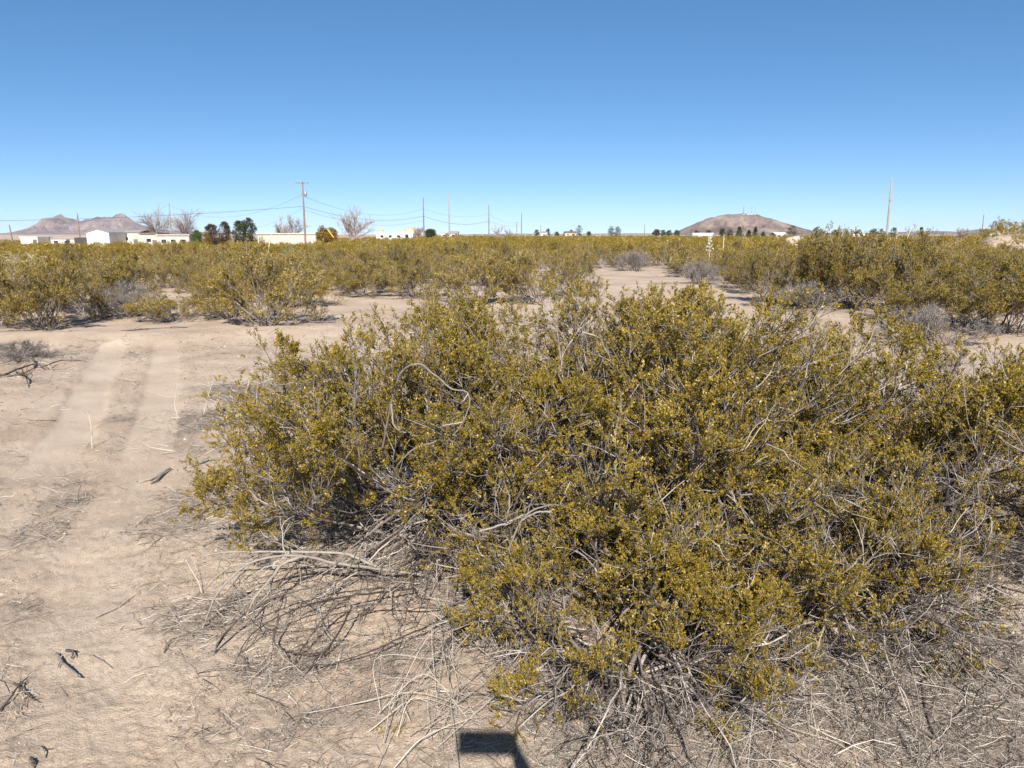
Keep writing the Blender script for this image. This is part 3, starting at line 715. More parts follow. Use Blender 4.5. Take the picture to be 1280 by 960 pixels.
# beyond: scrub nobody could count, one object
def far_scrub():
    g = Geo()
    lib = []
    for s in range(5):
        wood, fol = shrub(2.4, 1.3, ns=12, n1=4, n2=3, n3=2, leaf=0.085, lpt=3, leafy=0.95, thick=1, sides=(3, 3, 3), seed=100 + s, skirt=0.35, twig_r=.003, twl=.12)
        v = np.concatenate(fol.v); a = np.concatenate(fol.a); lib.append((v, a))
    n = 0
    for lo, hi, cnt, every in ((RLIM - 1.5, 130, 1500, 1), (130, 420, 2600, 3)):
        dist = np.sqrt(rng.uniform(lo ** 2, hi ** 2, cnt)); ang = rng.uniform(R(-44), R(44), cnt)
        for d, a in zip(dist, ang):
            x, y = d * math.sin(a), d * math.cos(a)
            px, py = to_px(x, y, 0)
            if any(inpoly(px, py, o) for o in OPEN[1:]): continue
            v, t = lib[int(rng.integers(5))]
            rz = rng.uniform(0, 6.28); c, s = math.cos(rz), math.sin(rz); k = rng.uniform(.7, 1.25) * (1.5 if every > 1 else 1)
            H = rng.uniform(.55, 1.08)
            if every > 1:
                keep = np.arange(len(v) // 4)[:: every]; idx = (keep[:, None] * 4 + np.arange(4)).ravel()
                cc = v[idx].reshape(-1, 4, 3); mid = cc.mean(1, keepdims=True); vv = (mid + (cc - mid) * 1.9).reshape(-1, 3); tt = t[idx]
            else: vv, tt = v, t
            w = np.c_[(vv[:, 0] * c - vv[:, 1] * s) * k + x, (vv[:, 0] * s + vv[:, 1] * c) * k + y, vv[:, 2] * H + gh(x, y)]
            g.add(w, np.arange(len(w)).reshape(-1, 4), None, np.clip(tt - 0.10 + rng.normal(0, .12), 0, 1))  # leaf tint lowered to stand in for the self-shadow coarse leaves lack
    o = g.build('distant_scrub', M_LEAF); tag(o, 'distant olive creosote scrub running to the skyline', 'scrub', kind='stuff')
far_scrub()
print('bushes', len(chosen), 'to', RLIM)

# ------------------------------------------------------------------ litter, pebbles
def scatter(n, use_mask=True, rmin=1.9, rmax=13, base=0.12):
    out = []
    while sum(len(o) for o in out) < n:
        a = rng.uniform(R(-40), R(40), n * 2); r = rmin * (rmax / rmin) ** rng.random(n * 2)
        x, y = r * np.sin(a), r * np.cos(a)
        if use_mask:
            m = litter_mask(x, y) * 0.9 + base * (1 - track_mask(x, y))
            k = rng.random(n * 2) < m
            x, y = x[k], y[k]
        out.append(np.c_[x, y])
    return np.concatenate(out)[:n]
def build_litter():
    g = Geo()
    for cnt, l0, l1, r in ((80000, .008, .045, .0006), (13000, .04, .12, .0009), (1100, .1, .22, .0014)):
        p = scatter(cnt, base=0.075 if l1 < .1 else 0.09)
        z = hgt(p[:, 0], p[:, 1])
        a = rng.uniform(0, 6.28, cnt); L = rng.uniform(l0, l1, cnt) * (0.7 + 0.12 * np.hypot(p[:, 0], p[:, 1]))
        d = np.c_[np.cos(a), np.sin(a), rng.uniform(-.08, .22, cnt)]
        P = grow(np.c_[p, z + rng.uniform(.001, .008, cnt)], d, L, 4, 0.18, 0)
        rr = r * (0.6 + 0.25 * np.hypot(p[:, 0], p[:, 1])) 
        g.tubes(P, taper(cnt, 4, rr, r * .6), 3, rng.random(cnt) ** 1.0)
    tag(g.build('twig_litter', M_LITTER), 'grey twig litter strewn over the sand', 'litter', kind='stuff')
    g = Geo(); n = 16000
    p = scatter(n, base=0.5); z = hgt(p[:, 0], p[:, 1])
    o8 = np.array([[1, 0, 0], [-1, 0, 0], [0, 1, 0], [0, -1, 0], [0, 0, 1], [0, 0, -1.]]); f8 = np.array([[0, 2, 4], [2, 1, 4], [1, 3, 4], [3, 0, 4], [2, 0, 5], [1, 2, 5], [3, 1, 5], [0, 3, 5]])
    s = (0.0013 + 0.0045 * rng.random(n) ** 4)[:, None, None] * (0.7 + .2 * np.hypot(p[:, 0], p[:, 1]))[:, None, None]
    v = o8[None] * s * rng.uniform(.6, 1.4, (n, 6, 3)) + np.c_[p, z + .001][:, None, :]
    t = (f8[None] + (np.arange(n) * 6)[:, None, None]).reshape(-1, 3)
    g.add(v.reshape(-1, 3), None, t, np.repeat(rng.random(n), 6))
    tag(g.build('pebbles', M_PEB), 'small pebbles and clods on the sand', 'pebbles', kind='stuff')
build_litter()

def ground_stick(label, lines, mat, r0, r1, cat='branch', name='fallen_branch', twigs=0, twl=.1, lift=0.01, group=None):
    p0 = gp(*lines[0][0]); root = np.array([p0[0], p0[1], gh(p0[0], p0[1])])
    g = Geo()
    for ln in lines:
        P = np.array([gp(a, b) for a, b in ln]); P = smooth_line(P, len(ln) * 6)
        z = hgt(P[:, 0], P[:, 1]); t = np.linspace(0, 1, len(P))
        P[:, 2] = z + r0 * .7 + lift * np.sin(t * math.pi) + rng.normal(0, .0008, len(P)); P[:, :2] += rng.normal(0, .0015, (len(P), 2))
        g.tubes(P[None] - root, taper(1, len(P), r0, r1), 7, rng.uniform(.35, .8, 1))
        if twigs:
            T, _ = spawn(P[None] - root, twigs, .15, 1, twl, .8, .1, 6, .25)
            T[..., 2] = np.maximum(T[..., 2], .003 + hgt(T[..., 0] + root[0], T[..., 1] + root[1]) - root[2]); g.tubes(T, taper(len(T), 6, r1, r1 * .4), 4)
    o = g.build(name, mat, None, True); o.location = root
    return tag(o, label, cat, group)
ground_stick('pale weathered branch lying on the sand left of the foreground bush', [[(172, 602), (190, 598), (204, 592), (214, 586), (222, 588)], [(232, 586), (246, 582), (262, 576), (272, 574)], [(204, 592), (196, 600), (188, 603)]], M_PALE, .013, .006)
ground_stick('dark forked dead branch lying at the left edge of the clearing', [[(-30, 462), (0, 470), (22, 464), (44, 458), (56, 460), (78, 452), (108, 451)], [(22, 464), (32, 476), (36, 486)], [(44, 458), (40, 450), (20, 452), (-6, 455)]], M_DARKW, .015, .005, twigs=7, twl=.32, lift=.05)
ground_stick('short curved dark stick in the wheel track at lower left', [[(72, 822), (78, 834), (88, 844), (101, 851)], [(84, 818), (92, 822), (90, 828)]], M_DARKW, .006, .0025, twigs=2, twl=.05)
ground_stick('thin pale twig lying right of the curved dark stick', [[(100, 822), (118, 828), (142, 840)]], M_PALE, .002, .001, cat='twig', name='fallen_twig')
ground_stick('forked dark twig near the left edge below the curved stick', [[(0, 893), (14, 878), (24, 864), (36, 850)], [(18, 858), (28, 870), (42, 879)]], M_DARKW, .004, .0018, twigs=3, twl=.06, cat='twig', name='fallen_twig')
ground_stick('small black twig at the bottom left corner', [[(46, 936), (54, 942), (57, 950)], [(38, 950), (44, 960), (40, 972)]], M_DARKW, .004, .0018, twigs=2, twl=.04, cat='twig', name='fallen_twig')
ground_stick('long thin grey twig pointing at the left foreground bush', [[(120, 775), (150, 762), (168, 750), (190, 732)]], M_BARK, .0028, .0012, twigs=4, twl=.07, cat='twig', name='fallen_twig')
ground_stick('grey twig on the sand beside the arching bare branch', [[(150, 792), (172, 780), (196, 768)], [(205, 824), (212, 812), (222, 804)]], M_BARK, .0028, .0012, twigs=3, twl=.06, cat='twig', name='fallen_twig')
ground_stick('long straight pale twig on the sand above the arching bare branch', [[(184, 660), (214, 656), (240, 650), (262, 646)]], M_PALE, .0028, .0014, cat='twig', name='fallen_twig')
ground_stick('bare dead twig lying at the foot of the bank behind the wheel tracks', [[(150, 414), (190, 411), (235, 409)]], M_DARKW, .012, .004, twigs=4, twl=.3)
ground_stick('dark dead branch under the right end of the lone rounded bush', [[(372, 402), (395, 405), (420, 404)], [(395, 405), (408, 400)]], M_DARKW, .02, .006, twigs=4, twl=.25)
ground_stick('crooked twig crossing the brown litter at lower right', [[(1160, 872), (1150, 882), (1162, 932), (1185, 955)], [(1162, 925), (1190, 918), (1204, 908), (1206, 896)]], M_DARKW, .005, .0025, twigs=3, twl=.08)
ground_stick('long pale straw lying in the litter near the right edge', [[(1195, 903), (1240, 905), (1290, 912)], [(1205, 912), (1260, 920), (1300, 921)]], M_STRAW, .0022, .0015, cat='twig', name='fallen_twig')

# pale upright dry stalks on the sand
for (px, py, tp, lab) in ((115, 560, (112, 518), 'pale upright straw standing alone between the wheel tracks'),
                          (254, 520, (268, 472), 'bent pale straw standing in the grey litter left of the foreground bush'),
                          (222, 520, (220, 488), 'short pale straw at the right side of the wheel tracks'),
                          (306, 495, (316, 462), 'forked pale straw close to the left foreground bush')):
    p = gp(px, py); D_ = p[1]; base = np.array([p[0], p[1], gh(p[0], p[1]) - .01]); top = ap(tp[0], tp[1], D_)
    g = Geo(); mid = (top - base) * .5 + np.array([rng.normal(0, .015), 0, 0])
    P = smooth_line(np.array([[0, 0, 0], mid, top - base]), 10)[None]
    g.tubes(P, taper(1, 10, .0035, .002), 5, [0.9]); T, _ = spawn(P, 4, .3, 1, .09, .5, .3, 5, .1); g.tubes(T, taper(len(T), 5, .002, .001), 4, np.full(len(T), .8))
    o = g.build('dry_stalk', M_STRAW, None, True); o.location = base; tag(o, lab, 'stalk', 'dry stalks standing in the sand')

# fans of dead straw-coloured stems
def stem_fan(label, origin, ends, n, r=.0013, seed=0, sag=.10, h0=.18, spread=.10):
    p = gp(*origin); base = np.array([p[0], p[1], gh(p[0], p[1])])
    P = []
    for i in range(n):
        e = ends[int(rng.integers(len(ends)))]; q = gp(e[0] + rng.normal(0, 16), e[1] + rng.normal(0, 12)); q[2] = gh(q[0], q[1]) + rng.uniform(.01, .09)
        s = base + np.array([rng.normal(0, spread), rng.normal(0, spread), rng.uniform(.02, h0)])
        m = (s * .5 + q * .5) + np.array([rng.normal(0, .06), rng.normal(0, .05), rng.uniform(0, sag)])
        P.append(smooth_line(np.array([s, m, q]), 12))
    P = np.array(P) - base
    g = Geo(); g.tubes(P, taper(n, 12, rng.uniform(r * .7, r * 1.4, n), r * .5), 5, rng.uniform(.2, 1, n))
    T, _ = spawn(P, 2, .3, 1, .12, .5, 0, 6, .1); g.tubes(T, taper(len(T), 6, r * .6, r * .3), 3, rng.uniform(.2, 1, len(T)))
    o = g.build('dead_stem_clump', M_STRAW, None, True); o.location = base
    return tag(o, label, 'dead stems', 'clumps of dead pale stems')
stem_fan('fan of straight pale dead stems sticking down beneath the two foreground bushes', (600, 762), [(640, 850), (655, 870), (690, 850), (625, 830), (672, 835)], 42, h0=.25)
stem_fan('loose fan of long curved pale stems beside the phone shadow', (535, 925), [(560, 800), (585, 780), (545, 860), (600, 880), (640, 905), (590, 920)], 24, sag=.14, h0=.05)
stem_fan('pale stems bundled at the very bottom centre of the picture', (505, 945), [(560, 940), (610, 935), (520, 880), (575, 905)], 14, h0=.04, sag=.08)
stem_fan('thin grey stems spilling from the middle bush at the bottom right', (960, 930), [(1010, 965), (905, 960), (940, 985), (1060, 960), (870, 930)], 9, h0=.06, spread=.2)
stem_fan('pale tangle of stems at the right edge below the foreground bush', (1200, 790), [(1260, 860), (1290, 830), (1180, 880), (1230, 900), (1140, 860)], 12, h0=.1, spread=.2)

# small green weed at lower right
p = gp(1155, 868); g = Geo(); n = 16; az = rng.uniform(0, 6.28, n)
g.leaves(np.zeros((n, 3)) + [0, 0, .01], np.c_[np.cos(az), np.sin(az), rng.uniform(.2, 1, n)], rng.uniform(.018, .032, n), .014, rng.uniform(.5, 1, n))
o = g.build('weed', M_GREEN); o.location = (p[0], p[1], gh(p[0], p[1])); tag(o, 'tiny green weed seedling in the brown litter at lower right', 'weed')
# yellowing sprig by the stems
p = gp(497, 932); g = Geo(); n = 60; az = rng.uniform(0, 6.28, n)
g.leaves(np.c_[rng.normal(0, .035, n), rng.normal(0, .02, n), rng.uniform(.005, .03, n)], np.c_[np.cos(az), np.sin(az), rng.uniform(.1, .8, n)], rng.uniform(.008, .016, n), .005, rng.uniform(.6, 1, n))
o = g.build('creosote_sprig', M_LEAF); o.location = (p[0], p[1], gh(p[0], p[1])); tag(o, 'small yellowed creosote sprig on the ground left of the phone shadow', 'sprig')

# ------------------------------------------------------------------ yuccas
def yucca(px, D, label, blade_r=.35, stalk_top=None, stalk_r=.02, pods=True, dead=False, group='yuccas in the scrub', n=90, lean=0, base_z=None):
    x = (px - 640) / F * D * CP; z = gh(x, D) if base_z is None else base_z
    root = thing('yucca', (x, D, z), label, 'yucca', group)
    g = Geo(); az = rng.uniform(0, 6.28, n); el = rng.uniform(.05, 1.4, n)
    d = np.c_[np.cos(az) * np.cos(el), np.sin(az) * np.cos(el), np.sin(el)]
    g.leaves(np.zeros((n, 3)) + [0, 0, .06], d, blade_r * rng.uniform(.7, 1.2, n), .035 * max(1, D / 30), rng.random(n))
    g.build('blades', M_YUCCA if not dead else M_STRAW, root)
    if stalk_top is not None:
        h = ap(px, stalk_top, D)[2] - z
        s = Geo(); P = smooth_line(np.array([[0, 0, 0], [lean * .3, .02, h * .5], [lean, 0, h]]), 8)[None]
        s.tubes(P, taper(1, 8, stalk_r, stalk_r * .6), 6, [0.8]); st = s.build('flower_stalk', M_STRAW, root, True)
        if pods:
            pd = Geo(); k = 26
            for i in range(k):
                t = rng.uniform(.62, .98); a = rng.uniform(0, 6.28); rr = (1.05 - t) * .30 + .02
                pd.blob([lean * t + math.cos(a) * rr, math.sin(a) * rr, h * t], .021, 1.5, .2, 5, rng.uniform(.6, 1))
                pd.tubes(np.array([[[lean * t, 0, h * t - .03], [lean * t + math.cos(a) * rr * .95, math.sin(a) * rr * .95, h * t - .01]]]), np.array([[.008, .006]]), 3, [0.7])
            pd.build('seed_pods', M_STRAW, st, True)
    return root
yucca(888, 29, 'yucca with a tall pale flower stalk full of dried pods beside the sandy path', .42, 296, .016)
yucca(1130, 40, 'yucca with a leaning bare pale stalk near the tall pole, right of its twin', .4, 285, .035, False, True, lean=.35)
yucca(1121, 41, 'yucca with an upright bare pale stalk just right of the tall pole', .4, 284, .035, False, True)
yucca(848, 62, 'short pale yucca stalks standing in the scrub left of the antenna hill', .7, 298, .07, False, True, lean=.1)
yucca(836, 63, 'left one of the short pale yucca stalks in the scrub before the antenna hill', .7, 300, .07, False, True, lean=-.1)
yucca(578, 44, 'dry pale yucca stalk leaning in the scrub below the tallest middle pole', .4, 303, .04, False, True, lean=.3)
yucca(562, 40, 'dry pale yucca stalk standing just left of the leaning one in the middle scrub', .4, 312, .035, False, True, lean=.25)
yucca(905, 52, 'thin pale yucca stalk below the antenna hill, right of the podded stalk', .4, 293, .035, False, True)
yucca(358, 34, 'round grey-green yucca in the scrub left of the crossarm pole', .42, None, base_z=.62)
yucca(333, 60, 'slim pale double stalk in the scrub right of the dark evergreens', .5, 292, .05, False, True, lean=.4)

# ------------------------------------------------------------------ bare trees and evergreens
def bare_tree(px, D, top, width_px, label, thick=1.0, n0=7, group='bare winter trees', pinkish=False):
    x = (px - 640) / F * D * CP; z = gh(x, D); H = ap(px, top, D)[2] - z; W = width_px / F * D
    root = thing('bare_tree', (x, D, z), label, 'tree', group)
    tr = Geo(); P0 = grow(np.zeros((3, 3)) + rng.normal(0, .12, (3, 3)) * [1, 1, 0], np.array([[.15, 0, 1], [-.2, .1, 1], [.02, -.1, 1.]]), np.full(3, H * .45), 6, .08, .1)
    k = D / 150
    tr.tubes(P0, taper(3, 6, .16 * thick, .09 * thick), 6, [.6, .7, .5]); tr.build('trunk', M_TREEBARK, root, True)
    g = Geo(); A, _ = spawn(P0, n0, .25, 1, max(H * .42, W * .42), .95 * W / H, .25, 7, .14); g.tubes(A, taper(len(A), 7, .07 * thick, .035 * thick), 4)
    B, _ = spawn(A, 7, .2, 1, H * .24, .6, .25, 6, .16); g.tubes(B, taper(len(B), 6, .032 * k, .018 * k), 3)
    C_, _ = spawn(B, 6, .2, 1, H * .12, .6, .2, 4, .16); g.tubes(C_, taper(len(C_), 4, .016 * k, .010 * k), 3)
    g.build('crown', M_TREEBARK, root)
bare_tree(196, 190, 256, 55, 'large pinkish bare tree behind the long mobile home, left of the two')
bare_tree(232, 185, 259, 34, 'slimmer bare tree at the right end of the long mobile home')
bare_tree(352, 200, 274, 30, 'small faint bare tree left of the crossarm pole')
bare_tree(365, 205, 271, 22, 'thin bare tree right beside the crossarm pole', n0=5)
bare_tree(440, 150, 258, 42, 'rounded silvery bare tree standing right of the crossarm pole', 1.1, 9)
bare_tree(523, 230, 280, 20, 'small bare tree next to the tan dome-shaped building', n0=5)
bare_tree(622, 250, 288, 34, 'low hazy bare thicket tree right of the third middle pole', n0=6)
bare_tree(637, 260, 289, 26, 'low bare tree between the thin far poles', n0=6)
bare_tree(1140, 120, 287, 40, 'low grey bare shrub-like tree right of the tall pale pole', n0=6)
bare_tree(1200, 140, 284, 16, 'small bare tree on the skyline left of the sandy bank', n0=5)
bare_tree(1208, 150, 286, 14, 'tiny bare tree next to the sandy bank on the skyline', n0=5)

def leafy_tree(px, D, top, width_px, label, mat=M_EVER, conic=False, n=4200, group='dark trees along the skyline', name='evergreen_tree', bottom=None, leafs=None):
    x = (px - 640) / F * D * CP; z = gh(x, D); H = ap(px, top, D)[2] - z; W = width_px / F * D
    root = thing(name, (x, D, z), label, 'tree', group)
    tr = Geo(); P = grow(np.array([[0, 0, -.1]]), np.array([[.03, 0, 1.]]), np.array([H * .7]), 6, .05, 0)
    tr.tubes(P, taper(1, 6, W * .045 + .08, .05), 7, [.2])
    A, _ = spawn(P, 12, .3, 1, W * .38, .8, .2, 5, .12); tr.tubes(A, taper(len(A), 5, .05, .02), 4, np.full(len(A), .2)); tr.build('trunk', M_TREEBARK, root, True)
    g = Geo(); nc = 60
    # uneven leaf clumps through the crown
    u = rng.random(nc); zc = H * (.18 + .78 * u); a = rng.uniform(0, 6.28, nc)
    prof = (1 - u * .92) if conic else np.sqrt(np.clip(1 - (u * 1.7 - .75) ** 2, .1, 1))
    rr = W * .44 * prof * np.sqrt(rng.uniform(.15, 1, nc))
    cc = np.c_[np.cos(a) * rr, np.sin(a) * rr, zc]; cr = W * (.13 + .08 * rng.random(nc)) * (.5 + .5 * prof)
    ci = rng.integers(0, nc, n); dirs = rng.normal(size=(n, 3)); dirs /= np.linalg.norm(dirs, axis=1, keepdims=True)
    p = cc[ci] + dirs * (cr[ci] * rng.uniform(.5, 1.1, n))[:, None] * [1, 1, .8]
    W = W * .98; lf = (leafs or W * .055) * 1.35
    ct = rng.normal(.45, .18, nc)
    g.leaves(p, dirs + rng.normal(0, .6, (n, 3)) + [0, 0, .3], lf * rng.uniform(.7, 1.3, n), lf * .6, np.clip(ct[ci] + rng.normal(0, .15, n), 0, 1))
    g.build('crown', mat, root)
    return root
leafy_tree(265, 180, 280, 17, 'rusty dark round evergreen, leftmost of the group by the mobile home', M_RUSTY)
leafy_tree(280, 182, 277, 16, 'rusty dark round evergreen, second of the group by the mobile home', M_RUSTY)
leafy_tree(300, 178, 276, 17, 'dark green round evergreen left of the tallest one in its group', M_EVER)
leafy_tree(311, 175, 272.5, 18, 'tallest dark green round evergreen left of the crossarm pole', M_EVER)
leafy_tree(246, 150, 288, 14, 'bright green small tree at the right end of the mobile home', M_GREEN, name='leafy_tree')
leafy_tree(258, 150, 290, 10, 'yellow-green low shrub tree beside the bright green one', M_AUTUMN, name='leafy_tree')
leafy_tree(405, 165, 283, 20, 'orange-yellow bushy tree between the crossarm pole and the bare tree', M_AUTUMN, name='leafy_tree')
leafy_tree(415, 163, 284, 14, 'golden bushy tree leaning on a yellow pole guard', M_AUTUMN, name='leafy_tree')
leafy_tree(538, 230, 287, 15, 'dark round tree between the two tallest middle poles')
for px, D, top, w, lab in ((671, 500, 287, 6, 'small dark tree left of the farthest thin pole'), (685, 500, 286, 6, 'small dark tree right of the farthest thin pole'), (696, 480, 290, 6, 'tiny dark tree between the far poles and the conical tree'),
                           (707, 470, 290, 6, 'tiny dark bush tree left of the small house with a pale wall'), (714, 470, 287, 5, 'tiny round tree above the small far house'), (736, 480, 289.5, 6, 'tiny dark tree right of the conical tree'),
                           (820, 520, 287, 10, 'faint reddish tree left of the dark row by the antenna hill'), (829, 500, 288, 7, 'dark tree first in the row left of the antenna hill'), (837, 500, 288, 7, 'dark tree second in the row left of the antenna hill'), (846, 500, 288, 7, 'dark tree at the left foot of the antenna hill'),
                           (871, 420, 288.5, 7, 'dark tree behind the long white building, left one'), (886, 420, 288.5, 8, 'dark tree behind the long white building, right one'),
                           (903, 300, 286, 9, 'dark tree first right of the long white building'), (912, 300, 286.5, 8, 'dark tree second right of the long white building'), (924, 290, 284, 11, 'pointed dark tree below the antennas'),
                           (936, 290, 288, 9, 'low dark tree between two pointed ones below the antennas'), (944, 290, 283.5, 9, 'second pointed dark tree below the antennas'), (954, 320, 290, 8, 'low dark tree right of the second pointed one'),
                           (1022, 170, 284, 12, 'spiky dark tree between the antenna hill and the tall pale pole'), (1045, 260, 287.5, 10, 'dark low tree right of the spiky one'), (1058, 260, 289, 8, 'dark low tree left of the far white building'),
                           (1092, 220, 286, 9, 'dark low tree just left of the tall pale pole'), (1102, 220, 286, 6, 'dark tree touching the tall pale pole'), (1117, 200, 284, 8, 'dark tree right against the tall pale pole'), (1151, 200, 283.5, 9, 'pointed dark tree right of the bare stalks')):
    leafy_tree(px, D, top, w, lab, M_RUSTY if 'reddish' in lab else M_EVER, conic='pointed' in lab, n=700, leafs=w / F * D * .10)
leafy_tree(724, 420, 282, 8.5, 'conical dark green tree standing out on the middle skyline', n=1200)
leafy_tree(764, 400, 282.5, 9, 'left of the twin dark round trees on the skyline', n=1200)
leafy_tree(772, 400, 283.5, 9, 'right of the twin dark round trees on the skyline', n=1200)
leafy_tree(990, 170, 282, 12, 'dark olive round tree at the right foot of the antenna hill', n=1600)

# ------------------------------------------------------------------ buildings
def house(px0, px1, top, D, depth, label, cat='house', name='house', wall=M_CREAM, roof=M_ROOF, roof_h=.5, gable=False, windows=0, door=True, carport=False, group=None, eave=None, rz=0.0, gable_front=False):
    x0, x1 = [(p - 640) / F * D * CP for p in (px0, px1)]; xc = (x0 + x1) / 2; W = x1 - x0
    z = gh(xc, D) - .1; H = ap((px0 + px1) / 2, top, D)[2] - z
    root = thing(name, (xc, D, z), label, cat, group, rz)
    wh = H - roof_h
    g = Geo(); g.box([0, depth / 2, wh / 2], [W, depth, wh])
    if gable_front: g.add([[-W / 2, 0, wh], [W / 2, 0, wh], [0, 0, H - .05], [-W / 2, depth, wh], [W / 2, depth, wh], [0, depth, H - .05]], None, [[0, 1, 2], [4, 3, 5]])
    g.build('wall', wall, root)
    r = Geo(); o_ = .25
    if gable_front:
        for s in (-1, 1):
            e = np.array([s * (W / 2 + o_), 0, wh - .08]); a = np.array([0, 0, H])
            v = [[e[0], -o_, e[2]], [a[0], -o_, a[2]], [a[0], depth + o_, a[2]], [e[0], depth + o_, e[2]]]
            v = v + [[q[0], q[1], q[2] + .1] for q in v]
            r.add(v, [[0, 3, 2, 1], [4, 5, 6, 7], [0, 1, 5, 4], [1, 2, 6, 5], [2, 3, 7, 6], [3, 0, 4, 7]])
    elif gable:
        for s in (-1, 1):
            ey = -o_ if s < 0 else depth + o_
            v = [[-W / 2 - o_, ey, wh - .02], [W / 2 + o_, ey, wh - .02], [W / 2 + o_, depth / 2, H], [-W / 2 - o_, depth / 2, H]]
            v = v + [[q[0], q[1], q[2] + .1] for q in v]
            r.add(v, [[0, 3, 2, 1], [4, 5, 6, 7], [0, 1, 5, 4], [1, 2, 6, 5], [2, 3, 7, 6], [3, 0, 4, 7]])
    else: r.box([0, depth / 2, wh + roof_h / 2], [W + 2 * o_, depth + 2 * o_, roof_h])
    r.build('roof', roof, root)
    for i in range(windows):
        wx = -W / 2 + W * (i + .7) / (windows + .4)
        f = Geo(); f.box([wx, -.03, wh * .60], [1.3, .08, 1.0]); fr = f.build('window', M_WHITE, root)
        f = Geo(); f.box([wx, -.075, wh * .60], [1.1, .03, .8]); f.build('pane', M_WINDOW, fr)
    if door:
        f = Geo(); f.box([W * .33, -.03, 1.05], [.95, .08, 2.1]); f.build('door', M_BROWNROOF, root)
    if carport:
        f = Geo(); f.box([W * .5 + 3, 1.5, wh - .1], [6, 4, .18]); f.build('carport_roof', roof, root)
        for sx in (.3, 3, 5.8):
            f = Geo(); f.box([W * .5 + sx, -.3, wh / 2 - .1], [.12, .12, wh - .2]); f.build('post', M_WHITE, root)
    return root
GB = 'low buildings along the skyline'
house(25, 46, 296, 190, 6, 'small cream box building at the far left', wall=M_WHITE, roof=M_WHITE, roof_h=.15, windows=0, group=GB, name='shed', cat='shed')
house(46, 92, 297, 195, 6, 'long low pale mobile home at the far left, right of the cream box', wall=M_CREAM, windows=3, roof_h=.25, group=GB, name='mobile_home')
house(108, 136, 286.5, 180, 11, 'white shed with a rounded gable front, the brightest building at left', wall=M_WHITE, roof=M_ROOF, roof_h=.75, gable_front=True, door=False, group=GB, name='shed', cat='shed')
house(139, 175, 288, 188, 7, 'cream mobile home right behind the white gabled shed', roof_h=.45, windows=1, gable=True, roof=M_ROOF, group=GB, name='mobile_home')
house(175, 196, 291, 182, 6, 'pale low mobile home section left of the open carport', windows=1, roof_h=.35, roof=M_BROWNROOF, group=GB, name='mobile_home')
house(196, 236, 292.5, 178, 6, 'pale mobile home with dark openings under a flat grey roof', wall=M_CREAM, windows=3, roof_h=.35, door=True, group=GB, name='mobile_home')
house(322, 412, 291.3, 185, 7, 'long low building behind the crossarm pole', roof=M_CREAM, wall=M_CREAM, roof_h=.3, windows=0, door=False, group=GB)
house(470, 516, 290.3, 260, 9, 'long white flat building left of the tan dome', wall=M_WHITE, roof=M_WHITE, roof_h=.4, windows=4, group=GB)
house(551, 560, 290.5, 280, 6, 'small white building between the two tallest middle poles', wall=M_WHITE, windows=1, group=GB, roof_h=.3)
house(561, 572, 289, 285, 6, 'small tan-roofed house touching the tallest middle pole', wall=M_TAN, gable=True, windows=1, roof_h=.8, group=GB)
house(706, 720, 289.2, 460, 8, 'tiny pinkish house left of the conical tree', wall=M_TAN, gable=True, windows=2, roof_h=.9, roof=M_BROWNROOF, group=GB)
house(676, 684, 289.5, 470, 8, 'tiny pale house between two small dark trees', wall=M_WHITE, gable=True, windows=1, roof_h=.8, group=GB)
house(866, 891, 291.2, 330, 12, 'long white building at the foot of the antenna hill', wall=M_WHITE, roof=M_WHITE, roof_h=.3, windows=0, door=False, group=GB, name='warehouse', cat='building')
house(970, 984, 290.5, 330, 8, 'pale house left of the dark olive round tree', wall=M_CREAM, gable=True, roof_h=.8, roof=M_WHITE, windows=2, group=GB)
house(1052, 1082, 290.8, 300, 9, 'long white building left of the tall pale pole', wall=M_WHITE, roof=M_ROOF, roof_h=.3, windows=4, group=GB)
house(1238, 1262, 288.2, 420, 9, 'pale flat building on the skyline above the sandy bank', wall=M_CREAM, roof=M_WHITE, roof_h=.3, windows=2, group=GB)
# tan dome building and golden cupola
x = (514 - 640) / F * 270 * CP; z = gh(x, 270); root = thing('dome_building', (x, 270, z), 'tan dome-shaped building beside the small bare tree', 'building', GB)
g = Geo(); g.box([0, 0, 1.5], [5.2, 5.2, 3.0]); g.build('wall', M_TAN, root); g = Geo(); g.blob([0, 0, 2.9], 2.4, .55, .03, 10); g.build('dome', M_TAN, root, True)
x = (478 - 640) / F * 262 * CP; z = gh(x, 262); root = thing('roof_tank', (x, 262, z), 'small golden tank tower above the long white building', 'tower', None)
g = Geo(); g.box([0, -.5, 1.45], [1.3, 1.3, 2.9]); g.box([0, -.5, 3.1], [.8, .8, .5]); g.build('tower_body', M_TAN, root); g = Geo(); g.blob([0, -.5, 3.6], .45, 1.2, .05, 7); g.build('cap', M_GOLD, root, True)
g = Geo(); P = np.array([[ap(409, 286, 150), ap(417, 297, 150)]]); o0 = P[0, 0].copy(); g.tubes(P - o0, np.array([[.12, .12]]), 6, [.5]); o = g.build('pole_guard', M_GOLD); o.location = o0; tag(o, 'slanted yellow guy-wire guard beside the golden bushy tree', 'guy guard')

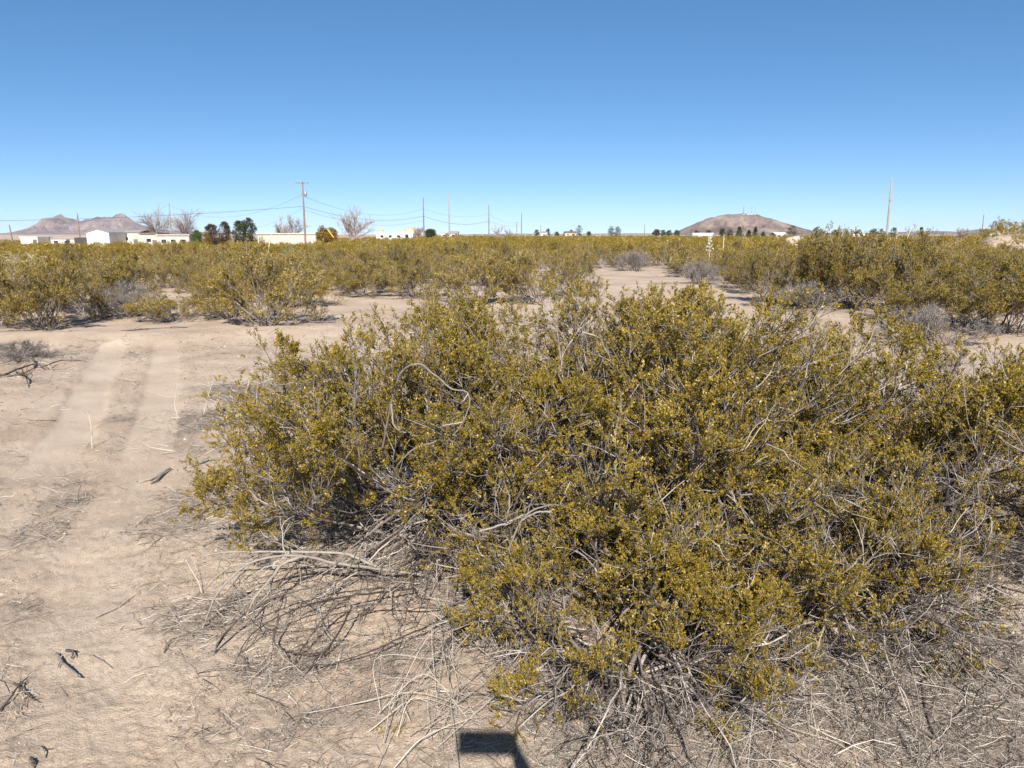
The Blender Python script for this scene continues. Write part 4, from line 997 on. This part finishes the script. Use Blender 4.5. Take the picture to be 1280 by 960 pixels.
# ------------------------------------------------------------------ utility poles and wires
def pole(px, top, D, label, r=.16, arm=None, mat=M_WOODPOLE, lean=0.0, transformer=False, arm_z=.35, group='utility poles'):
    x = (px - 640) / F * D * CP; z = gh(x, D) - .3; tp = ap(px, top, D); H = tp[2] - z
    # keep the pole vertical in the world; px is where its top shows
    x = tp[0]
    root = thing('utility_pole', (x, D, z), label, 'utility pole', group)
    g = Geo(); g.tubes(np.array([[[lean, 0, 0], [lean * .5, 0, H * .5], [0, 0, H - .01], [0, 0, H]]]), np.array([[r * 1.15, r, r * .8, .01]]), 10, [.5]); g.build('post', mat, root, True)
    if arm:
        a = Geo(); a.box([0, -r - .06, H - arm_z], [arm, .14, .16]); ar = a.build('crossarm', M_WOODPOLE if mat is M_WOODPOLE else M_PALEPOLE, root)
        for s in (-.47, -.25, .47):
            i = Geo(); i.blob([s * arm, -r - .06, H - arm_z + .18], .09, 1.5, .02, 6); i.build('insulator', M_METAL, ar, True)
    if transformer:
        t = Geo(); t.tubes(np.array([[[.45, 0, H - 2.6], [.45, 0, H - 2.55], [.45, 0, H - 1.65], [.45, 0, H - 1.6]]]), np.array([[.02, .24, .24, .02]]), 10, [.5]); t.build('transformer', M_METAL, root, True)
    return (x, D, z + H)
P378 = pole(378, 227, 142, 'wooden utility pole with a crossarm, the clearest pole left of centre', .17, 2.3, transformer=True, arm_z=.25)
P529 = pole(529, 247, 200, 'thin wooden pole, left of the two tallest middle poles', .16)
P561 = pole(561, 242, 215, 'tallest of the middle poles, right beside its shorter twin', .17, mat=M_PALEPOLE)
P611 = pole(611, 256, 260, 'third thin pole from the left in the middle row', .17)
P652 = pole(652, 266, 330, 'thin pole in the middle row just right of a shorter faint one', .18)
P646 = pole(646, 277, 420, 'short faint pole close left of a taller thin pole', .2)
P676 = pole(676, 281.5, 480, 'farthest tiny pole between two small dark trees', .2)
P806 = pole(806, 280, 520, 'lonely tiny pole between the twin dark trees and the antenna hill', .24)
P1112 = pole(1115, 223, 165, 'tall pale pole on the right with a thin crossbar halfway up', .21, mat=M_PALEPOLE)
P1229 = pole(1230, 268, 380, 'small distant pole above the sandy bank on the right', .22)
P96 = pole(96.5, 266.5, 230, 'dark pole in front of the mountains at left', .2)
P13 = pole(11.5, 281, 260, 'short leaning dark pole at the far left edge', .24, lean=.5)
P211 = pole(211, 253, 210, 'pale pole hidden in the branches of the large bare tree', .17, mat=M_PALEPOLE)
POFF = pole(-230, 240, 150, 'wooden pole beyond the left edge carrying the long cable', .17)
# crossbar of the tall pale pole
ob = [o for o in bpy.data.objects if o.get('label', '').startswith('tall pale pole')][0]
g = Geo(); zc = ap(1114, 250, 165)[2] - ob.location.z; g.box([0, -.34, zc], [3.9, .1, .09]); ar = g.build('crossarm', M_PALEPOLE, ob)
for s in (-1.85, -.9, 1.85):
    i = Geo(); i.blob([s, -.34, zc + .14], .08, 1.4, .02, 6); i.build('insulator', M_METAL, ar, True)

def wire(a, b, sag, label, r=.02):
    a, b = np.array(a, float), np.array(b, float); t = np.linspace(0, 1, 30)[:, None]
    P = a + (b - a) * t; P[:, 2] -= (4 * sag * t * (1 - t))[:, 0]
    g = Geo(); g.tubes((P - a)[None], np.full((1, 30), r), 4, [.5]); o = g.build('overhead_wire', M_WIRE); o.location = a
    tag(o, label, 'wire', 'overhead wires')
def off(p, py):   # attachment point on pole p at photo height py
    px = to_px(*p)[0]; return (p[0], p[1] - .2, ap(px, py, p[1])[2])
wire(off(P378, 243), off(P211, 256), 3.6, 'upper sagging wire from the crossarm pole to the pole in the bare tree')
wire(off(P378, 258), off(POFF, 274), 1.2, 'long taut black cable from the crossarm pole out of the left edge', .035)
wire(off(P378, 260), off(P211, 272), 4.2, 'lowest sagging wire between the crossarm pole and the bare tree', .015)
wire(off(P378, 245), off(P529, 261), 2.4, 'upper wire from the crossarm pole to the first middle pole')
wire(off(P378, 258), off(P529, 270), 1.7, 'middle black cable from the crossarm pole to the first middle pole', .032)
wire(off(P378, 262), off(P529, 275), 2.0, 'lower thin wire from the crossarm pole to the first middle pole', .018)
wire(off(P529, 261), off(P611, 267), 1.5, 'upper wire between the first and third middle poles')
wire(off(P529, 270), off(P611, 276), 1.6, 'lower cable between the first and third middle poles', .035)
wire(off(P611, 267), off(P652, 277), 1.6, 'upper wire right of the third middle pole', .025)
wire(off(P611, 276), off(P652, 281), 1.0, 'lower wire right of the third middle pole', .02)
wire(off(P211, 256), off(P96, 272), 2.5, 'wire from the pole in the bare tree to the dark pole before the mountains', .02)

# antennas on the hill
for i, (px, top, lab, r) in enumerate(((928.5, 256.5, 'tallest antenna mast, leftmost on top of the hill', 2.4), (934, 259.5, 'short faint antenna mast second from left on the hill', .9), (938.5, 257.5, 'slim antenna mast in the middle of the hilltop row', 1.1), (942.5, 260, 'short antenna mast right of the hilltop middle', .9))):
    b = ap(px, 268.5, 3000); tpz = ap(px, top, 3000)[2]; h = tpz - b[2]
    root = thing('antenna_mast', (b[0], 2990, b[2]), lab, 'antenna', 'antenna masts on the hilltop')
    g = Geo()
    for sx, sy in ((-1, -1), (1, -1), (0, 1)):
        g.tubes(np.array([[[sx * 1.2, sy * 1.2, 0], [sx * .4, sy * .4, h]]]), np.array([[r * .55, r * .4]]), 4, [.5])
    for k in range(6):
        g.box([0, 0, h * (k + .5) / 6], [2.2 - k * .25, 2.2 - k * .25, .4])
    g.build('lattice', M_METAL, root)
    g = Geo(); g.box([0, 0, 1.2], [5, 4, 2.4]); g.build('equipment_hut', M_WHITE, root)

# ------------------------------------------------------------------ sand mound at the right foot of the hill
p = ap(995, 296.5, 75); g = Geo(); g.blob([0, 0, 0], 1.1, .6, .12, 10); o = g.build('sand_heap', flat_mat('pale_sand', (.52, .42, .33), .95), None, True); o.location = (p[0], 75, gh(p[0], 75) + .75); tag(o, 'pale heap of sand below the dark olive round tree', 'sand heap')

# ------------------------------------------------------------------ the photographer: only the shadow of phone and arm falls into the picture
ph = thing('mobile_phone', (0, 0, 0), 'dark phone held out level, its box-shaped shadow on the stems at bottom centre', 'phone')
ph.location = Vector((-.005, 0, EYE)) - Vector((0, CP, -SP)) * .012 ; ph.rotation_euler = (-PITCH, 0, 0)
M_PHONE = flat_mat('phone_black', (.02, .02, .022), .3)
g = Geo(); g.box([0, 0, 0], [.158, .009, .075]); g.build('case', M_PHONE, ph)
g = Geo(); g.box([0, -.0052, 0], [.148, .001, .068]); g.build('screen', M_WINDOW, ph)

def person():
    me = bpy.data.meshes.new('person'); 
    B = [(.02, -.52, .92, .15), (.02, -.52, 1.10, .14), (.01, -.51, 1.28, .155), (.0, -.50, 1.40, .11), (.0, -.49, 1.49, .055), (.0, -.46, 1.56, .075), (.0, -.45, 1.62, .092), (.0, -.46, 1.69, .07)]
    E = [(i, i + 1) for i in range(7)]
    def chain(root, pts):
        last = root
        for p_ in pts:
            B.append(p_); E.append((last, len(B) - 1)); last = len(B) - 1
        return last
    # right arm up to the phone
    w = chain(3, [(.15, -.50, 1.39, .065), (.19, -.50, 1.36, .055), (.245, -.40, 1.20, .045), (.26, -.32, 1.22, .042), (.20, -.20, 1.38, .036), (.135, -.09, 1.525, .027), (.112, -.05, 1.565, .026)])
    for k, (dz, r_) in enumerate(((.028, .0085), (.012, .009), (-.004, .009), (-.02, .008))):
        chain(w, [(.098, -.030, 1.585 + dz, r_), (.092, .002, 1.594 + dz * 1.05, r_ * .9), (.078, .006, 1.596 + dz * 1.05, r_ * .8), (.066, .005, 1.597 + dz, r_ * .7)])
    chain(w, [(.092, -.035, 1.575, .011), (.075, -.028, 1.59, .010), (.060, -.024, 1.605, .008)])
    # left arm hanging
    w = chain(3, [(-.15, -.50, 1.39, .065), (-.20, -.51, 1.35, .055), (-.25, -.53, 1.10, .045), (-.25, -.49, .88, .032), (-.25, -.47, .80, .03)])
    for k in range(4):
        chain(w, [(-.25, -.50 + k * .02, .75, .009), (-.25, -.495 + k * .02, .72 - .005 * (k in (1, 2)), .008), (-.245, -.485 + k * .02, .70 - .006 * (k in (1, 2)), .007)])
    chain(w, [(-.24, -.435, .78, .011), (-.235, -.42, .75, .009)])
    for s in (-1, 1):
        chain(0, [(.02 + s * .10, -.52, .86, .10), (.02 + s * .12, -.51, .50, .062), (.02 + s * .13, -.54, .10, .042), (.02 + s * .13, -.50, .035, .042), (.02 + s * .14, -.36, .03, .036)])
    me.from_pydata([b[:3] for b in B], E, []); 
    o = link('person', me)
    sk = o.modifiers.new('skin', 'SKIN'); sk.use_smooth_shade = True
    for v, b in zip(me.skin_vertices[0].data, B): v.radius = (b[3], b[3] * (.75 if b is B[0] or b is B[1] or b is B[2] or b is B[3] else 1)); v.use_root = False
    me.skin_vertices[0].data[0].use_root = True
    su = o.modifiers.new('sub', 'SUBSURF'); su.levels = su.render_levels = 2
    m, nt, bs = new_mat('shirt_and_jeans'); ge = N(nt, 'ShaderNodeTexCoord'); sx = N(nt, 'ShaderNodeSeparateXYZ'); nt.links.new(ge.outputs['Object'], sx.inputs[0])
    mr = N(nt, 'ShaderNodeMath', operation='MULTIPLY'); mr.inputs[1].default_value = .5; nt.links.new(sx.outputs['Z'], mr.inputs[0])
    r_ = ramp(nt, mr.outputs[0], [(0, (.05, .04, .03)), (.04, (.06, .08, .14)), (.48, (.25, .26, .28)), (.745, (.50, .33, .25))]); 
    [setattr(e, 'position', e.position) for e in nt.nodes[-1].color_ramp.elements] if False else None
    nt.links.new(r_, bs.inputs['Base Color']); bs.inputs['Roughness'].default_value = .8
    for nd in nt.nodes:
        if nd.type == 'VALTORGB': nd.color_ramp.interpolation = 'CONSTANT'
    me.materials.append(m)
    tag(o, 'person standing behind the phone with one arm raised to hold it level', 'person')
    h = Geo(); h.blob([0, -.475, 1.665], .098, .85, .04, 10); h.build('hair', flat_mat('brown_hair', (.05, .03, .02), .7), o, True)
    for s in (-1, 1):
        e = Geo(); e.blob([s * .032, -.368, 1.63], .011, 1, 0, 6); e.build('eye', M_WINDOW, o, True)
    e = Geo(); e.blob([0, -.360, 1.60], .014, 1.5, .02, 6); e.build('nose', flat_mat('skin_tone', (.5, .33, .25), .6), o, True)
    return o
person()

# ------------------------------------------------------------------ haze
HAZE = True
if HAZE:
    g = Geo(); g.box([0, 5000, (260 - 6) / 2 - 3], [34000, 24000, 266]); 
    m = bpy.data.materials.new('haze_air'); m.use_nodes = True; nt = m.node_tree
    nt.nodes.remove(nt.nodes['Principled BSDF']); v = N(nt, 'ShaderNodeVolumePrincipled')
    v.inputs['Density'].default_value = 2.4e-5; v.inputs['Color'].default_value = (.80, .88, 1, 1)
    nt.links.new(v.outputs[0], nt.nodes['Material Output'].inputs['Volume'])
    o = g.build('haze', m); tag(o, 'thin pale haze softening the far mountains', 'haze', kind='stuff')
